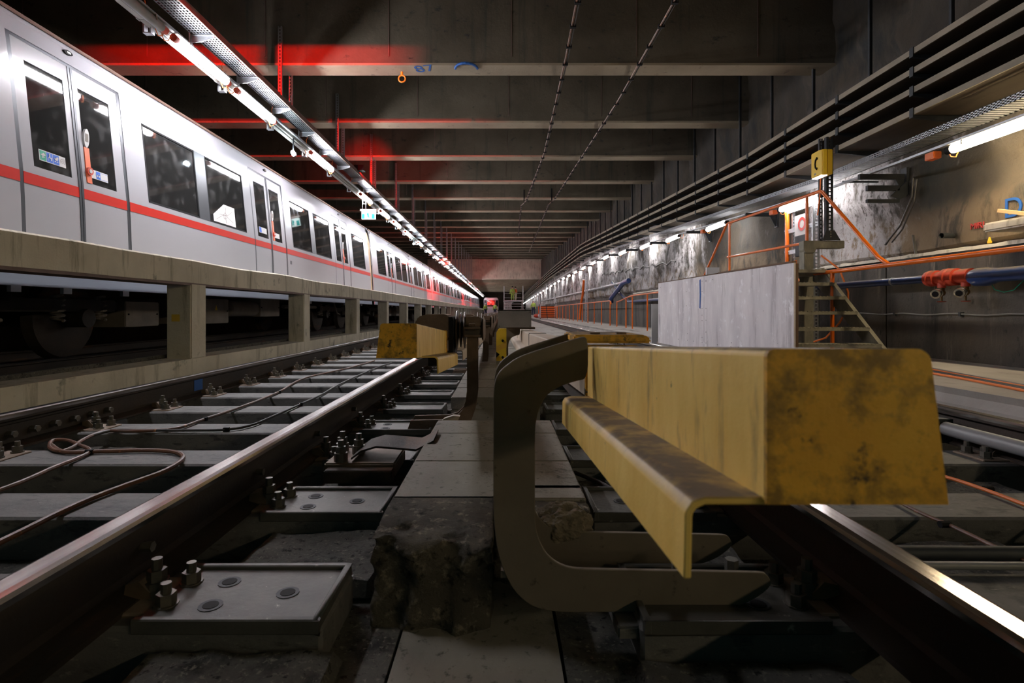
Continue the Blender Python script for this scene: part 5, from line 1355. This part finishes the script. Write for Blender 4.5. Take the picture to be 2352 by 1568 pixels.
# ---------------------------------------------------------------- people (far away) and the work wagon
def person(loc, h, top, legs, label, helmet=None, face=0.0, arms=((-.30, .05, .80), (.30, .05, .80)), step=.06, cat='person'):
    t = thing('person', label, cat, loc); t.rotation_euler = (0, 0, face)
    s = h/1.78
    # continuous body grown from a joint skeleton
    J = {'pel': (0, 0, .95), 'wst': (0, 0, 1.10), 'chs': (0, .0, 1.32), 'nck': (0, 0, 1.47), 'hed': (0, -.01, 1.60), 'crn': (0, -.01, 1.70),
         'lsh': (-.17, 0, 1.40), 'lel': (-.24, .02, 1.13), 'lwr': arms[0], 'rsh': (.17, 0, 1.40), 'rel': (.24, .02, 1.13), 'rwr': arms[1],
         'lhp': (-.09, 0, .90), 'lkn': (-.11, -step, .50), 'lan': (-.12, 0, .09), 'lto': (-.12, -.15, .04),
         'rhp': (.09, 0, .90), 'rkn': (.11, -.01, .50), 'ran': (.12, step, .09), 'rto': (.12, -.10+step, .04)}
    E = [('pel','wst'),('wst','chs'),('chs','nck'),('nck','hed'),('hed','crn'),('chs','lsh'),('lsh','lel'),('lel','lwr'),('chs','rsh'),('rsh','rel'),('rel','rwr'),
         ('pel','lhp'),('lhp','lkn'),('lkn','lan'),('lan','lto'),('pel','rhp'),('rhp','rkn'),('rkn','ran'),('ran','rto')]
    Rr = dict(pel=.13, wst=.125, chs=.14, nck=.055, hed=.095, crn=.07, lsh=.065, rsh=.065, lel=.045, rel=.045, lwr=.034, rwr=.034, lhp=.095, rhp=.095, lkn=.06, rkn=.06, lan=.042, ran=.042, lto=.035, rto=.035)
    def skin(keys, grow, name, mat, trim=None):
        ks = [k for k in J if k in keys]; ix = {k: i for i, k in enumerate(ks)}
        me = bpy.data.meshes.new(name); me.from_pydata([tuple(c*s for c in J[k]) for k in ks], [(ix[a], ix[b]) for a, b in E if a in ix and b in ix], [])
        me.materials.append(MATS[mat]); o = bpy.data.objects.new(name, me); C.objects.link(o); o.parent = t
        md = o.modifiers.new('skin', 'SKIN'); md.use_smooth_shade = True
        for k, v in zip(ks, me.skin_vertices[0].data): r = (Rr[k]+grow)*s; v.radius = (r, r)
        me.skin_vertices[0].data[0].use_root = True
        sb = o.modifiers.new('sub', 'SUBSURF'); sb.levels = 1; sb.render_levels = 1
        return o
    skin(J.keys(), 0, 'body', 'skin')
    skin(['pel', 'wst', 'chs', 'lsh', 'lel', 'rsh', 'rel', 'lwr', 'rwr'], .022, 'jacket', top)
    skin(['pel', 'lhp', 'lkn', 'lan', 'rhp', 'rkn', 'ran'], .020, 'trousers', legs)
    if helmet: MB().sphere((0, -.01*s, 1.67*s), .115*s, 12, 8, (1, 1.1, .8)).mesh
    if helmet:
        put('helmet', MB().sphere((0, -.01*s, 1.68*s), .112*s, 12, 8, (1, 1.1, .75)).mesh('helmet', helmet, smooth=True), t)
    else: put('hair', MB().sphere((0, .01*s, 1.67*s), .105*s, 12, 8, (1, 1.05, .85)).mesh('hair', 'black_rubber', smooth=True), t)
    put('belt_band', MB().sphere((0, 0, .92*s), .175*s, 14, 6, (1.0, .85, .45)).mesh('belt_band', 'navy', smooth=True), t)
    return t
person((1.42, 66, 1.32), 1.75, 'hivis', 'hivis', 'person in yellow-green high-visibility jacket seen from behind on the raised work platform', face=0, helmet=None)
person((1.82, 66.5, 1.32), 1.72, 'hivis_orange', 'cover_beige', 'person in orange jacket beside the yellow-green worker on the raised platform', face=.8)
person((-1.95, 70, -.66), 1.75, 'hivis', 'navy', 'person in yellow-green jacket standing left in front of the distant train', face=.5, helmet='white_paint')
person((-.72, 70, -.66), 1.78, 'hivis', 'navy', 'person in yellow-green jacket standing right in front of the distant train', face=-.4, helmet='hivis_orange')
person((3.6, 60, -.5), 1.75, 'hivis', 'navy', 'person in pale high-visibility jacket far along the right deck', face=2.8, helmet='white_paint')
wg = thing('work_wagon', 'rail work wagon with raised platform on the right track far ahead', 'wagon', (1.57, 66, -.49))
MB().box(.35, 2.75, 62, 78, .0, .25).build('chassis', 'white_trunk', wg)
MB().box(.35, 2.75, 64, 70, 1.24, 1.32).build('platform', 'galvanised', wg)
for (x, y) in ((.40, 64.1), (2.62, 64.1)): MB().cyl((x, y, .2), (x, y, 3.0), .045, 8).build('platform_pole', 'white_paint', wg)
for (x, y) in ((.5, 69), (2.6, 69)): MB().bar((x, y, .2), (x, y-3, 1.25), .12, .12).build('scissor_arm', 'white_trunk', wg)
for z in (1.75, 2.3): MB().cyl((.4, 69.9, z), (2.65, 69.9, z), .025, 6).build('guard_rail', 'white_paint', wg)
for z in (.55, .85, 1.15): MB().cyl((.35, 62.1, z), (2.75, 62.1, z), .03, 6).build('guard_rail', 'white_paint', wg)
for k in range(9): MB().tube([(.45+.1*k, 62.4, .25), (.40+.1*k, 62.4, .8), (.52+.1*k, 62.4, 1.15), (.66+.1*k, 62.4, 1.0)], .035, 6).build('coiled_hose', 'white_paint', wg)
for x in (.8, 2.3):
    for y in (63.5, 76): MB().cyl((x-.06, y, -.1), (x+.06, y, -.1), .38, 16).build('wagon_wheel', 'dark_steel', wg)
for i, (x, y, c) in enumerate(((.55, 60.5, 'hivis_orange'), (1.3, 60.8, 'white_paint'), (2.0, 60.4, 'hivis_orange'), (2.5, 60.9, 'white_paint'), (1.7, 61.2, 'hivis_orange'))):
    MB().box(x-.2, x+.2, y-.2, y+.2, -.66, .05+.06*(i % 3)).build('tool_crate', c, bevel=.03,
        label=['orange crate at the left in front of the work wagon', 'white crate between orange ones in front of the wagon', 'orange crate in the middle before the work wagon', 'white crate at the right end before the work wagon', 'orange crate at the back touching the wagon'][i], cat='crate')
